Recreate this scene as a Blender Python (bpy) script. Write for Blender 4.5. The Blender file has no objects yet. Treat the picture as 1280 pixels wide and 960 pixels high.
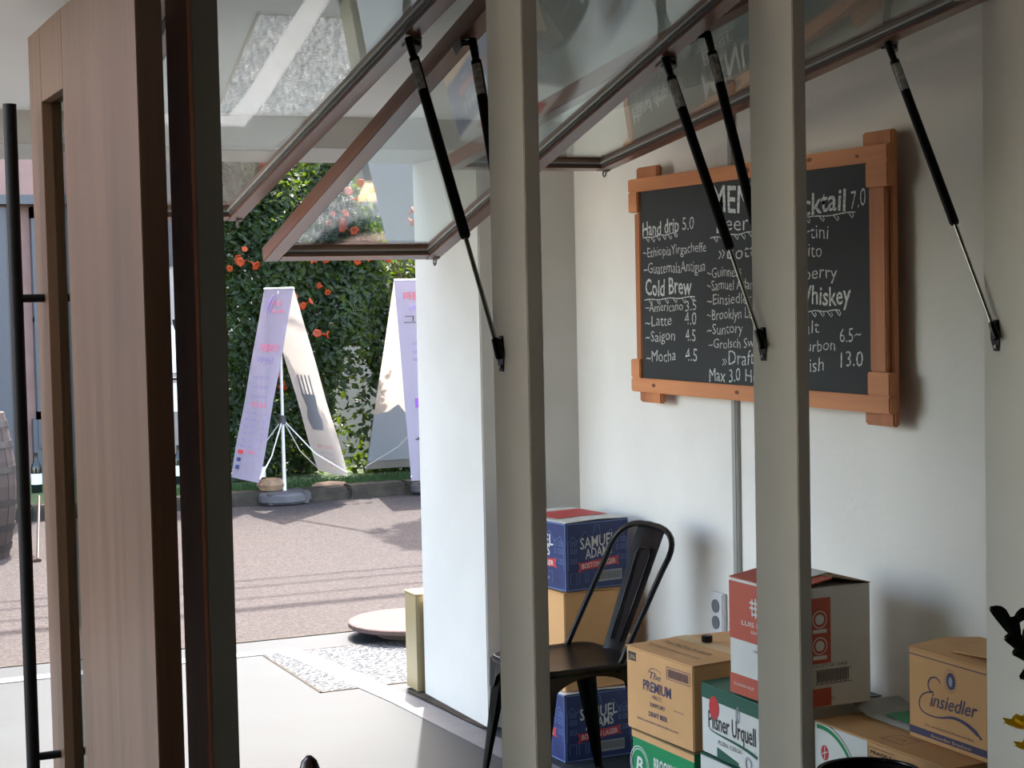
import bpy, bmesh, math, random
from math import sin, cos, tan, pi, radians, hypot, atan2
from mathutils import Vector, Matrix
random.seed(7)
C = bpy.context.scene.collection
SC = bpy.context.scene

# ------------------------------------------------------------------ camera
# world: +X along the window front to the right, +Y out to the street, Z up
yaw, pit, rol = radians(24.1145), radians(3.0007), radians(-1.2248)
fw = Vector((sin(yaw)*cos(pit), cos(yaw)*cos(pit), -sin(pit)))
rt = Vector((cos(yaw), -sin(yaw), 0)); up = rt.cross(fw)
r2 = cos(rol)*rt + sin(rol)*up; u2 = -sin(rol)*rt + cos(rol)*up
cd = bpy.data.cameras.new('camera'); cam = bpy.data.objects.new('camera', cd); C.objects.link(cam)
M = Matrix((r2, u2, -fw)).transposed().to_4x4(); M.translation = (0, 0, 1.62)
cam.matrix_world = M
cd.sensor_width = 36; cd.lens = 2185.2*36/1280; cd.clip_start = .05; cd.clip_end = 300
SC.camera = cam

# ------------------------------------------------------------------ light
FILL_LAMP = .8
SUN_AZ, SUN_EL = radians(23), radians(58)       # azimuth measured from +Y towards +X
w = bpy.data.worlds.new('sky'); SC.world = w; w.use_nodes = True
nt = w.node_tree; nt.nodes.clear()
sk = nt.nodes.new('ShaderNodeTexSky'); sk.sky_type = 'NISHITA'; sk.sun_disc = False
sk.sun_elevation = SUN_EL; sk.sun_rotation = SUN_AZ; sk.air_density = 1.0; sk.dust_density = 2.5; sk.ozone_density = 1.0
bg = nt.nodes.new('ShaderNodeBackground'); bg.inputs[1].default_value = .42
ou = nt.nodes.new('ShaderNodeOutputWorld'); hz = nt.nodes.new('ShaderNodeMix'); hz.data_type = 'RGBA'; hz.blend_type = 'MULTIPLY'; hz.inputs[0].default_value = 1; hz.inputs[7].default_value = (1.0, .905, .79, 1)
nt.links.new(sk.outputs[0], hz.inputs[6]); nt.links.new(hz.outputs[2], bg.inputs[0]); nt.links.new(bg.outputs[0], ou.inputs[0])
sl = bpy.data.lights.new('sun', 'SUN'); sl.energy = 3.6; sl.angle = radians(.55); sl.color = (1, .95, .88)
so = bpy.data.objects.new('sun', sl); C.objects.link(so)
sd = Vector((sin(SUN_AZ)*cos(SUN_EL), cos(SUN_AZ)*cos(SUN_EL), sin(SUN_EL)))
so.rotation_euler = sd.to_track_quat('Z', 'Y').to_euler(); so.location = (4, 10, 12)
SC.cycles.max_bounces = 14; SC.cycles.diffuse_bounces = 8; SC.cycles.transparent_max_bounces = 24
SC.view_settings.view_transform = 'Standard'; SC.view_settings.look = 'None'
SC.view_settings.exposure = 2.45; SC.view_settings.gamma = 1.0; SC.view_settings.use_curve_mapping = False

# ------------------------------------------------------------------ materials
def lin(c): return tuple(((v/255)/12.92 if v/255 <= .04045 else ((v/255+.055)/1.055)**2.4) for v in c) + (1,)
def mat(name, col, rough=.6, metal=0, col2=None, scale=8, stretch=(1, 1, 1), bump=0, bscale=None, detail=4, contrast=(.35, .65), spec=None, coat=0, transl=0, tcol=None):
    m = bpy.data.materials.new(name); m.use_nodes = True; n = m.node_tree; b = n.nodes['Principled BSDF']
    b.inputs['Base Color'].default_value = lin(col); b.inputs['Roughness'].default_value = rough; b.inputs['Metallic'].default_value = metal
    if spec is not None: b.inputs['Specular IOR Level'].default_value = spec
    if coat: b.inputs['Coat Weight'].default_value = coat; b.inputs['Coat Roughness'].default_value = .15
    tc = n.nodes.new('ShaderNodeTexCoord'); mp = n.nodes.new('ShaderNodeMapping'); mp.inputs['Scale'].default_value = stretch
    n.links.new(tc.outputs['Object'], mp.inputs[0])
    if col2:
        t = n.nodes.new('ShaderNodeTexNoise'); t.inputs['Scale'].default_value = scale; t.inputs['Detail'].default_value = detail
        n.links.new(mp.outputs[0], t.inputs[0])
        r = n.nodes.new('ShaderNodeValToRGB'); r.color_ramp.elements[0].position = contrast[0]; r.color_ramp.elements[1].position = contrast[1]
        r.color_ramp.elements[0].color = lin(col); r.color_ramp.elements[1].color = lin(col2)
        n.links.new(t.outputs[0], r.inputs[0]); n.links.new(r.outputs[0], b.inputs['Base Color'])
    if bump:
        t2 = n.nodes.new('ShaderNodeTexNoise'); t2.inputs['Scale'].default_value = bscale or scale*2; t2.inputs['Detail'].default_value = 5
        n.links.new(mp.outputs[0], t2.inputs[0])
        bp = n.nodes.new('ShaderNodeBump'); bp.inputs['Strength'].default_value = bump; bp.inputs['Distance'].default_value = .01
        n.links.new(t2.outputs[0], bp.inputs['Height']); n.links.new(bp.outputs[0], b.inputs['Normal'])
    if transl:
        tr = n.nodes.new('ShaderNodeBsdfTranslucent'); mx = n.nodes.new('ShaderNodeMixShader'); mx.inputs[0].default_value = transl
        o = n.nodes['Material Output']
        if tcol: tr.inputs[0].default_value = lin(tcol)
        elif col2: n.links.new(r.outputs[0], tr.inputs[0])
        else: tr.inputs[0].default_value = lin(col)
        n.links.new(b.outputs[0], mx.inputs[1]); n.links.new(tr.outputs[0], mx.inputs[2]); n.links.new(mx.outputs[0], o.inputs[0])
    return m
def glass(name, tint, ior=1.5):
    m = bpy.data.materials.new(name); m.use_nodes = True; n = m.node_tree; n.nodes.clear()
    t = n.nodes.new('ShaderNodeBsdfTransparent'); t.inputs[0].default_value = lin(tint)
    g = n.nodes.new('ShaderNodeBsdfGlossy'); g.inputs['Roughness'].default_value = .0
    f = n.nodes.new('ShaderNodeFresnel'); ge = n.nodes.new('ShaderNodeNewGeometry'); mi = n.nodes.new('ShaderNodeMix')
    mi.inputs[2].default_value = ior; mi.inputs[3].default_value = 1/ior       # same reflectance on the way out of the pane as on the way in
    n.links.new(ge.outputs['Backfacing'], mi.inputs[0]); n.links.new(mi.outputs[0], f.inputs[0])
    mx = n.nodes.new('ShaderNodeMixShader'); o = n.nodes.new('ShaderNodeOutputMaterial')
    n.links.new(f.outputs[0], mx.inputs[0]); n.links.new(t.outputs[0], mx.inputs[1]); n.links.new(g.outputs[0], mx.inputs[2]); n.links.new(mx.outputs[0], o.inputs[0])
    return m
def wood(name, c1, c2, axis=2, rough=.45, fine=60, coat=0):
    st = [fine*.25]*3; st[axis] = .8
    return mat(name, c1, rough, col2=c2, scale=1.0, stretch=tuple(st), bump=.15, bscale=2.2, detail=6, contrast=(.3, .7), coat=coat)
m_white = mat('white_paint', (196, 194, 188), .7, col2=(190, 188, 182), scale=3, bump=.06, bscale=60)
m_wallw = mat('white_plaster', (232, 228, 221), .8, col2=(222, 218, 211), scale=2.2, bump=.12, bscale=35)
m_soffit = mat('soffit_paint', (242, 241, 237), .75, col2=(236, 235, 231), scale=2)
m_post = mat('grey_post_paint', (222, 217, 205), .45, col2=(216, 211, 199), scale=4, spec=.35)
m_inner = mat('interior_wall', (60, 54, 50), .8, col2=(55, 50, 46), scale=3)
m_ifloor = wood('interior_floor_wood', (78, 60, 46), (60, 45, 34), 1, .5)
m_door = wood('door_veneer', (102, 76, 56), (84, 62, 45), 2, .38)
m_doorn = wood('door_veneer_narrow', (108, 80, 58), (92, 67, 48), 2, .4)
m_dark = wood('dark_jamb_wood', (168, 114, 86), (148, 98, 74), 2, .5)
m_sash = wood('sash_wood', (150, 98, 72), (124, 80, 58), 2, .3, coat=.25)
m_sashx = wood('sash_wood_cross', (150, 98, 72), (124, 80, 58), 0, .3, coat=.25)
m_seal = mat('glazing_seal', (96, 88, 80), .35)
m_bead = mat('aluminium_bead', (196, 192, 184), .35, .3)
m_glass = glass('window_glass', (246, 251, 249), 1.62)
m_room = glass('room_window_glass', (252, 252, 252), 1.3)
m_slot = glass('door_glass', (170, 180, 150), 1.5)
m_black = mat('black_powder_coat', (11, 10, 10), .5, spec=.2)
m_gloss = mat('black_gloss_metal', (12, 12, 13), .22, .3)
m_chrome = mat('steel_rod', (170, 168, 164), .22, 1)
m_steel = mat('dull_steel', (130, 128, 124), .4, .9)
m_slabel = mat('strut_label', (205, 205, 200), .4, col2=(140, 140, 138), scale=90)
m_frame = wood('stained_pine', (220, 148, 98), (180, 112, 70), 1, .55, 40)
m_framev = wood('stained_pine_upright', (206, 134, 86), (160, 98, 60), 2, .55, 40)
m_knot = mat('pine_knot', (104, 56, 34), .6, col2=(130, 76, 46), scale=30)
m_postd = mat('dark_grey_post', (122, 121, 112), .5, col2=(116, 115, 107), scale=4, spec=.3)  # darker copy of the grey post colour, for the post by the door
m_board = mat('chalkboard', (40, 43, 44), .75, col2=(46, 49, 50), scale=3)
m_chalk = mat('chalk', (214, 216, 212), .95, col2=(150, 153, 152), scale=160, contrast=(.4, .62))
m_kraft = mat('kraft_card', (206, 158, 106), .8, col2=(196, 149, 98), scale=5)
m_kraftl = mat('kraft_card_light', (206, 174, 130), .8, col2=(194, 162, 118), scale=5)
m_kraftd = mat('kraft_edge', (128, 98, 66), .9)
m_blue = mat('blue_print', (38, 52, 104), .5, col2=(30, 42, 88), scale=14)
m_bluel = mat('pale_blue_line', (104, 122, 168), .6)
m_card = mat('white_card', (214, 214, 208), .6, col2=(204, 204, 198), scale=4)
m_red = mat('red_print', (186, 48, 50), .5)
m_terra = mat('terracotta_print', (184, 84, 62), .55, col2=(176, 78, 57), scale=6)
m_green = mat('green_print', (0, 132, 78), .5, col2=(0, 122, 72), scale=6)
m_dgreen = mat('dark_green_print', (28, 84, 66), .5)
m_ink = mat('dark_ink', (44, 40, 44), .6)
m_navy = mat('navy_ink', (54, 52, 88), .6)
m_plum = mat('plum_ink', (98, 72, 84), .6)
m_greyp = mat('grey_print', (150, 152, 156), .6)
m_chair = mat('gunmetal_paint', (44, 43, 42), .3, .75, col2=(36, 35, 34), scale=10)
m_plate = mat('outlet_plate', (226, 226, 228), .35)
m_socket = mat('socket_grey', (120, 122, 128), .4)
m_pipe = mat('conduit_grey', (160, 158, 152), .4)
m_pfloor = mat('porch_coating', (38, 45, 49), .6, col2=(34, 40, 44), spec=.2, scale=1.6, bump=.03, bscale=12, detail=7)
m_bounce = mat('pale_bounce_paving', (184, 178, 168), .8, col2=(172, 166, 157), scale=3, bump=.1, bscale=40)  # unseen side ground kept pale to bounce sunlight onto the right wall
m_line = mat('white_line_paint', (98, 100, 103), .6, spec=.2, col2=(92, 94, 97), scale=12)
m_asph = mat('asphalt', (41, 36, 35), .9, spec=.2, col2=(61, 55, 53), scale=70, bump=.5, bscale=110, contrast=(.4, .62))
m_curb = mat('curb_stone', (62, 56, 48), .9, spec=.2, col2=(46, 42, 37), scale=12, bump=.5, bscale=30)
m_grass = mat('grass', (34, 54, 18), .9, col2=(52, 74, 28), scale=20, bump=.6, bscale=60)
m_blade = mat('grass_blade', (44, 70, 24), .7, transl=.3)
m_leaf = mat('vine_leaf', (15, 31, 12), .6, col2=(34, 56, 18), scale=9, transl=.32, tcol=(100, 124, 24))
m_flower = mat('trumpet_orange', (176, 68, 30), .5, transl=.3)
m_bark = mat('vine_bark', (84, 72, 60), .9, col2=(64, 54, 44), scale=20, bump=.5)
m_ban = mat('banner_cloth', (178, 168, 182), .6, transl=.35)
m_banb = mat('banner_back', (186, 180, 174), .6, transl=.45)
m_pink = mat('pink_ink', (204, 96, 120), .7)
m_lilac = mat('lilac_ink', (136, 116, 160), .7)
m_purple = mat('purple_ink', (112, 52, 140), .6)
m_plastic = mat('grey_plastic', (78, 76, 78), .6, spec=.3, col2=(68, 66, 68), scale=8)
m_pole = mat('white_pole', (210, 208, 204), .35)
m_rock = mat('brown_rock', (150, 122, 96), .9, col2=(110, 88, 70), scale=14, bump=.6)
m_cream = mat('cream_lacquer', (146, 132, 96), .25, col2=(138, 125, 92), scale=3)
m_slab = mat('pink_granite', (84, 68, 65), .8, spec=.2, col2=(72, 59, 56), scale=50)
m_slabe = mat('granite_edge', (70, 58, 54), .8)
m_pinkw = mat('pink_stucco', (138, 110, 102), .85, col2=(128, 101, 94), scale=5)
m_shut = mat('grey_shutter', (74, 74, 78), .6)
m_bwall = mat('grey_building', (104, 98, 98), .85, col2=(98, 92, 92), scale=3)
m_bwall2 = mat('pale_building', (206, 196, 186), .85)
m_bglass = mat('street_window_glass', (70, 84, 104), .08, spec=.8)
m_barrel = wood('barrel_oak', (48, 31, 25), (34, 22, 18), 2, .7)
m_hoop = mat('barrel_hoop', (54, 50, 50), .5, .7)
m_bottle = mat('bottle_glass', (16, 22, 20), .12)
m_yellow = mat('yellow_petal', (246, 220, 60), .6, transl=.25)
m_pleaf = mat('dark_leaf', (28, 40, 26), .45)
m_vase = mat('smoked_vase', (70, 80, 74), .15)
m_cwood = wood('dark_chair_wood', (62, 40, 32), (48, 30, 24), 2, .35, coat=.3)
m_wire = mat('cable_black', (20, 20, 20), .6)

# ------------------------------------------------------------------ mesh helpers
def obj(name, bm, m=None, parent=None, loc=None, rot=None, smooth=False):
    me = bpy.data.meshes.new(name)
    if isinstance(bm, tuple): me.from_pydata(bm[0], [], bm[1])
    else:
        bmesh.ops.recalc_face_normals(bm, faces=bm.faces); bm.to_mesh(me); bm.free()
    if smooth:
        for p in me.polygons: p.use_smooth = True
        if smooth != 'all': me.set_sharp_from_angle(angle=radians(38))
    if m: me.materials.append(m)
    o = bpy.data.objects.new(name, me); C.objects.link(o)
    if parent: o.parent = parent
    if loc: o.location = loc
    if rot: o.rotation_euler = rot
    return o
def box(bm, x0, x1, y0, y1, z0, z1, bev=0):
    b = bmesh.new() if bev else bm
    r = bmesh.ops.create_cube(b, size=1)
    for v in r['verts']: v.co = Vector(((x0+x1)/2+v.co.x*(x1-x0), (y0+y1)/2+v.co.y*(y1-y0), (z0+z1)/2+v.co.z*(z1-z0)))
    if bev:
        bmesh.ops.bevel(b, geom=b.edges[:], offset=bev, segments=2, affect='EDGES')
        merge(bm, b)
    return bm
def merge(bm, b):
    me = bpy.data.meshes.new('tmp'); b.to_mesh(me); b.free(); bm.from_mesh(me); bpy.data.meshes.remove(me)
def B(*a, **k): return box(bmesh.new(), *a, **k)
def tube(bm, pts, rad, seg=12, cap=True):
    pts = [Vector(p) for p in pts]; n = len(pts); rads = rad if isinstance(rad, (list, tuple)) else [rad]*n
    t0 = (pts[1]-pts[0]).normalized(); a = t0.orthogonal().normalized(); rings = []
    for i, p in enumerate(pts):
        t = (pts[min(i+1, n-1)]-pts[max(i-1, 0)]).normalized()
        a = (a - t*a.dot(t)).normalized(); b = t.cross(a)
        rings.append([bm.verts.new(p + (a*cos(2*pi*k/seg)+b*sin(2*pi*k/seg))*rads[i]) for k in range(seg)])
    for i in range(n-1):
        for k in range(seg):
            bm.faces.new((rings[i][k], rings[i][(k+1) % seg], rings[i+1][(k+1) % seg], rings[i+1][k]))
    if cap:
        bm.faces.new(rings[0][::-1]); bm.faces.new(rings[-1])
    return bm
def T(*a, **k): return tube(bmesh.new(), *a, **k)
def lathe(bm, prof, seg=32, c=(0, 0, 0)):
    rings = []
    for r, z in prof:
        if r < 1e-5: rings.append([bm.verts.new((c[0], c[1], c[2]+z))])
        else: rings.append([bm.verts.new((c[0]+r*cos(2*pi*k/seg), c[1]+r*sin(2*pi*k/seg), c[2]+z)) for k in range(seg)])
    for i in range(len(rings)-1):
        A, Bq = rings[i], rings[i+1]
        for k in range(seg):
            k2 = (k+1) % seg
            if len(A) == 1 and len(Bq) == 1: continue
            if len(A) == 1: bm.faces.new((A[0], Bq[k], Bq[k2]))
            elif len(Bq) == 1: bm.faces.new((A[k], Bq[0], A[k2]))
            else: bm.faces.new((A[k], Bq[k], Bq[k2], A[k2]))
    return bm
def L(prof, **k): return lathe(bmesh.new(), prof, **k)
def prism(bm, poly, z0, z1):
    a = [bm.verts.new((x, y, z0)) for x, y in poly]; b = [bm.verts.new((x, y, z1)) for x, y in poly]
    n = len(poly)
    bm.faces.new(a[::-1]); bm.faces.new(b)
    for i in range(n): bm.faces.new((a[i], a[(i+1) % n], b[(i+1) % n], b[i]))
    return bm
def quadslab(bm, P, t):
    """a four sided sheet through the corners P, given a thickness t along its normal"""
    P = [Vector(p) for p in P]; n = (P[1]-P[0]).cross(P[3]-P[0]).normalized()*t/2
    a = [bm.verts.new(p-n) for p in P]; b = [bm.verts.new(p+n) for p in P]
    bm.faces.new(a[::-1]); bm.faces.new(b)
    for i in range(4): bm.faces.new((a[i], a[(i+1) % 4], b[(i+1) % 4], b[i]))
    return bm
def tag(o, label, cat, group=None, kind=None):
    if label: o['label'] = label
    if cat: o['category'] = cat
    if group: o['group'] = group
    if kind: o['kind'] = kind
    return o
def thing(name, label, cat, loc=(0, 0, 0), rz=0, group=None):
    o = bpy.data.objects.new(name, None); C.objects.link(o); o.location = loc; o.rotation_euler = (0, 0, rz)
    return tag(o, label, cat, group)
def struct(name, bm, m, parent=None, **k):
    o = obj(name, bm, m, parent, **k)
    if not parent: o['kind'] = 'structure'
    return o
def frame_mat(org, xd, yd):
    xd = Vector(xd).normalized(); yd = Vector(yd).normalized(); zd = xd.cross(yd)
    m = Matrix((xd, yd, zd)).transposed().to_4x4(); m.translation = Vector(org); return m
def text(body, name, m, parent, org, xd, yd, width, height, ext=.0006, shear=0, bold=.0, label=None, arch=None, spacing=1.0, jit=0):
    """printed or chalked writing: org is the left end of the baseline, height the cap height"""
    cu = bpy.data.curves.new('txt', 'FONT'); cu.body = body; cu.size = 1; cu.shear = shear; cu.offset = bold; cu.resolution_u = 2; cu.space_character = spacing
    t = bpy.data.objects.new('txt', cu); C.objects.link(t)
    dg = bpy.context.evaluated_depsgraph_get(); me = bpy.data.meshes.new_from_object(t.evaluated_get(dg))
    bpy.data.objects.remove(t); bpy.data.curves.remove(cu)
    if not me.vertices: return None
    xs = [v.co.x for v in me.vertices]; x0, x1 = min(xs), max(xs)
    sx = width/(x1-x0); sy = height/.72; F = frame_mat(org, xd, yd)
    for v in me.vertices:
        x = (v.co.x-x0)*sx; y = v.co.y*sy
        if arch: q = x/width; y += arch(q)
        if jit: ph = sum(map(ord, body)); y += jit*height*sin(x/height*1.9+ph); x += jit*.5*height*sin(y/height*3+x/height*2.3)
        v.co = F @ Vector((x, y, ext))
    me.materials.clear(); me.materials.append(m)
    me.name = name; o = bpy.data.objects.new(name, me); C.objects.link(o)
    if parent: o.parent = parent
    if label: o['label'] = label
    return o
def plate(name, m, parent, org, xd, yd, poly, th=.0006, label=None, z0=0):
    """thin printed patch: poly in (x, y) on the face"""
    bm = prism(bmesh.new(), poly, z0, z0+th); bmesh.ops.transform(bm, matrix=frame_mat(org, xd, yd), verts=bm.verts)
    o = obj(name, bm, m, parent)
    if label: o['label'] = label
    return o
def rect(x0, y0, x1, y1): return [(x0, y0), (x1, y0), (x1, y1), (x0, y1)]
def ell(cx, cy, rx, ry, n=28): return [(cx+rx*cos(2*pi*k/n), cy+ry*sin(2*pi*k/n)) for k in range(n)]
def strokes(name, m, parent, org, xd, yd, paths, wd, th=.0007, label=None):
    """inked lines as thin ribbons"""
    bm = bmesh.new(); F = frame_mat(org, xd, yd)
    for P in paths:
        ws = wd if not isinstance(P, tuple) else P[1]; Q = P if not isinstance(P, tuple) else P[0]
        Q = [Vector((a, b, 0)) for a, b in Q]; Ls = []
        for i, q in enumerate(Q):
            t = (Q[min(i+1, len(Q)-1)]-Q[max(i-1, 0)]).normalized(); nn = Vector((-t.y, t.x, 0))
            wi = ws[i] if isinstance(ws, list) else ws
            Ls.append((bm.verts.new(F @ (q+nn*wi/2+Vector((0, 0, th)))), bm.verts.new(F @ (q-nn*wi/2+Vector((0, 0, th))))))
        for i in range(len(Ls)-1): bm.faces.new((Ls[i][0], Ls[i][1], Ls[i+1][1], Ls[i+1][0]))
    o = obj(name, bm, m, parent)
    if label: o['label'] = label
    return o
def bez(p, n=14):
    out = []
    for k in range(0, len(p)-1, 3):
        a, b, c, d = [Vector(q) for q in p[k:k+4]]
        for i in range(n + (1 if k+4 >= len(p) else 0)):
            t = i/n; q = a*(1-t)**3+3*b*t*(1-t)**2+3*c*t*t*(1-t)+d*t**3; out.append((q.x, q.y))
    return out

# ================================================================== SETTING
W = 2.915                      # face of the right hand wall
struct('floor', B(-2.6, 2.915, -2.6, 3.1, -.12, .0), m_ifloor)
struct('ceiling', B(-2.6, 2.915, -2.6, 3.1, 2.62, 2.75), m_inner)
struct('wall_back', B(-2.75, 3.1, -2.75, -2.6, -.12, 2.75), m_inner)
struct('wall_left', B(-2.75, -2.6, -2.6, 1.3, -.12, 2.75), m_inner)
struct('wall_left_sill', B(-2.75, -2.6, 1.3, 3.27, -.12, .1), m_inner)
wn = struct('added_side_window', B(-2.69, -2.68, 1.3, 3.22, .1, 2.62), m_room)  # unseen glazing added to let light onto the left faces of the posts
for yy in (1.3, 2.22, 3.17): obj('window_frame', B(-2.72, -2.65, yy, yy+.05, .1, 2.62), m_post, wn)
wn = struct('window_5', B(-2.6, -.66, 3.15, 3.158, .10, 2.5), m_room)
for xx in (-2.6, -1.66, -.70): obj('window_frame', B(xx, xx+.05, 3.11, 3.20, .10, 2.5), m_post, wn)
struct('wall_facade', B(-2.6, -.62, 3.1, 3.2, -.12, .10), m_white)
struct('trim_4', B(-2.6, -.62, 3.1, 3.27, 2.5, 2.75), m_white)
struct('bounce_pavement', B(-16, -4.0, -6, 7.98, -.16, -.01), m_bounce)  # out of view, laid pale as a sunlight bounce
struct('bounce_pavement_strip', B(-4.0, -2.75, -6, 3.1, -.16, -.01), m_bounce)
struct('wall_right', B(2.915, 3.1, -2.6, 3.12, -.12, 2.75), m_inner)
struct('wall_porch', B(2.915, 3.1, 3.12, 5.905, -.12, 2.75), m_wallw)
struct('wall_facade', B(-2.6, -.62, 3.1, 3.2, -.12, .30), m_white)
wn = struct('window_5', B(-2.6, -.66, 3.15, 3.158, .30, 2.5), m_room)
for xx in (-2.6, -1.66, -.70): obj('window_frame', B(xx, xx+.05, 3.11, 3.20, .30, 2.5), m_post, wn)
struct('trim_4', B(-2.6, -.62, 3.1, 3.27, 2.5, 2.75), m_white)
struct('wall_header', B(-.62, 3.1, 3.1, 3.20, 2.33, 3.4), m_white)
struct('wall_upper', B(-6, -.62, 3.1, 3.35, 2.75, 3.4), m_white)
struct('wall_sill', B(.825, 2.915, 3.11, 3.21, -.02, .29), m_white)
# porch floor and road
struct('porch_floor', B(-4, 6.5, 3.1, 7.98, -.14, 0), m_pfloor)
struct('road', B(-16, 22, 7.985, 13.3, -.16, -.008), m_asph)
struct('far_ground', B(-16, 22, 13.5, 24, -.16, .05), m_grass)
# sloping porch soffit, edge beam and corner pillar
bm = bmesh.new()
vs = [(.3, 3.21, 2.335), (3.1, 3.21, 2.335), (3.1, 5.91, 2.25), (.3, 5.91, 2.25), (.3, 3.21, 2.42), (3.1, 3.21, 2.42), (3.1, 5.91, 2.40), (.3, 5.91, 2.40)]
v = [bm.verts.new(p) for p in vs]
for f in ((0, 1, 2, 3), (7, 6, 5, 4), (0, 4, 5, 1), (1, 5, 6, 2), (2, 6, 7, 3), (3, 7, 4, 0)): bm.faces.new([v[i] for i in f])
struct('porch_ceiling', bm, m_soffit)
struct('porch_beam', B(.3, 3.3, 5.905, 6.555, 2.14, 2.42, bev=.004), m_white)
struct('porch_pillar', B(2.519, 3.3, 5.905, 6.555, 0, 2.14, bev=.004), m_white)
struct('trim_1', B(-4, 6.5, 7.965, 7.995, -.1, .004), m_curb)
# base strip around the pillar, slightly swept
bm = prism(bmesh.new(), [(2.47, 6.62), (2.49, 6.3), (2.485, 6.1), (2.505, 5.93), (2.56, 5.885), (2.56, 6.62)], 0, .006)
struct('trim_2', bm, m_curb)
# roof over the room and the wall above, seen only as mass
struct('roof', B(-6, 3.1, -2.75, 3.1, 2.75, 3.0), m_white)
# painted line on the porch floor
def ribbon(bm, pts, wd, z0, z1):
    P = [Vector((a, b, 0)) for a, b in pts]; Lq = []; Rq = []
    for i, q in enumerate(P):
        t = (P[min(i+1, len(P)-1)]-P[max(i-1, 0)]).normalized(); nn = Vector((-t.y, t.x, 0)); Lq.append(q+nn*wd/2); Rq.append(q-nn*wd/2)
    for i in range(len(P)-1):
        prism(bm, [(Rq[i].x, Rq[i].y), (Rq[i+1].x, Rq[i+1].y), (Lq[i+1].x, Lq[i+1].y), (Lq[i].x, Lq[i].y)], z0, z1)
bm = bmesh.new(); ribbon(bm, [(-3.5, 7.66), (1.0, 7.68), (2.0, 7.69), (2.30, 7.69)], .095, 0, .0034)
ribbon(bm, [(2.262, 7.735), (2.315, 7.45), (2.36, 6.95), (2.405, 6.5), (2.43, 6.0), (2.455, 5.5), (2.47, 5.2)], .115, 0, .0037)
o = struct('painted_line', bm, m_line)
# ground patch of rough pebbled cover
m_peb = bpy.data.materials.new('pebbled_cover'); m_peb.use_nodes = True; m_peb.node_tree.nodes['Principled BSDF'].inputs['Specular IOR Level'].default_value = .3; n = m_peb.node_tree; b = n.nodes['Principled BSDF']
tc = n.nodes.new('ShaderNodeTexCoord'); vo = n.nodes.new('ShaderNodeTexVoronoi'); vo.inputs['Scale'].default_value = 42
rp = n.nodes.new('ShaderNodeValToRGB'); rp.color_ramp.elements[0].color = lin((30, 32, 34)); rp.color_ramp.elements[1].color = lin((84, 87, 90)); rp.color_ramp.elements[0].position = .12; rp.color_ramp.elements[1].position = .45
bp = n.nodes.new('ShaderNodeBump'); bp.inputs['Strength'].default_value = .9; bp.inputs['Distance'].default_value = .02
n.links.new(tc.outputs['Object'], vo.inputs['Vector']); n.links.new(vo.outputs['Distance'], rp.inputs[0]); n.links.new(rp.outputs[0], b.inputs['Base Color'])
n.links.new(vo.outputs['Distance'], bp.inputs['Height']); n.links.new(bp.outputs[0], b.inputs['Normal']); b.inputs['Roughness'].default_value = .22
gp = thing('drain_cover', 'rectangular grey pebble-textured cover set flush in the pale porch floor, crossed by the white line', 'cover', (2.15, 6.79, 0))
obj('textured_slab', B(.012, 1.0, .012, .85, 0, .0022), m_peb, gp)
obj('cover_edge', box(box(B(0, .012, 0, .86, 0, .0026), 0, 1.0, 0, .012, 0, .0026), 0, 1.0, .848, .86, 0, .0026), m_curb, gp)
# curb stones
cb = struct('curb', B(-16, 22, 13.32, 13.48, -.16, .06), m_curb)
st0 = None
for k in range(26):
    bmk = bmesh.new(); x = -2 + k*.5
    if st0 is None: st0 = obj('curb_stone', B(.008, .49, 13.3, 13.5, -.06, .10, bev=.014), m_curb, cb); st0.location = (x, 0, 0)
    else:
        c = st0.copy(); C.objects.link(c); c.parent = cb; c.location = (x, random.uniform(-.008, .008), random.uniform(-.012, .008)); c.rotation_euler = (0, random.uniform(-.008, .008), 0)

# ================================================================== WINDOW POSTS
gpost = 'window posts'
def post(x0, x1, label, m=None):
    p = thing('window_post', label, 'post', (x0, 3.1, 0), 0)
    obj('post_body', B(0, x1-x0, 0, .17, .0, 2.33, bev=.002), m or m_post, p)
    return p
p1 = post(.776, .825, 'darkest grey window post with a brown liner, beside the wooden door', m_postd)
obj('jamb_board', B(-.0065, -.0003, .001, .17, 0, 2.33, bev=.001), m_dark, p1)['label'] = 'dark brown wooden jamb board'
p2 = post(1.423, 1.457, 'slim grey window post in the middle of the picture, left of the chair')
p3 = post(2.042, 2.074, 'slim light grey window post standing in front of the chalkboard menu')
p4 = post(2.672, 2.706, 'pale grey window post at the right edge, in front of the white wall')
struct('wall_infill', B(2.706, 2.915, 3.12, 3.2, .29, 2.33), m_white)

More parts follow.
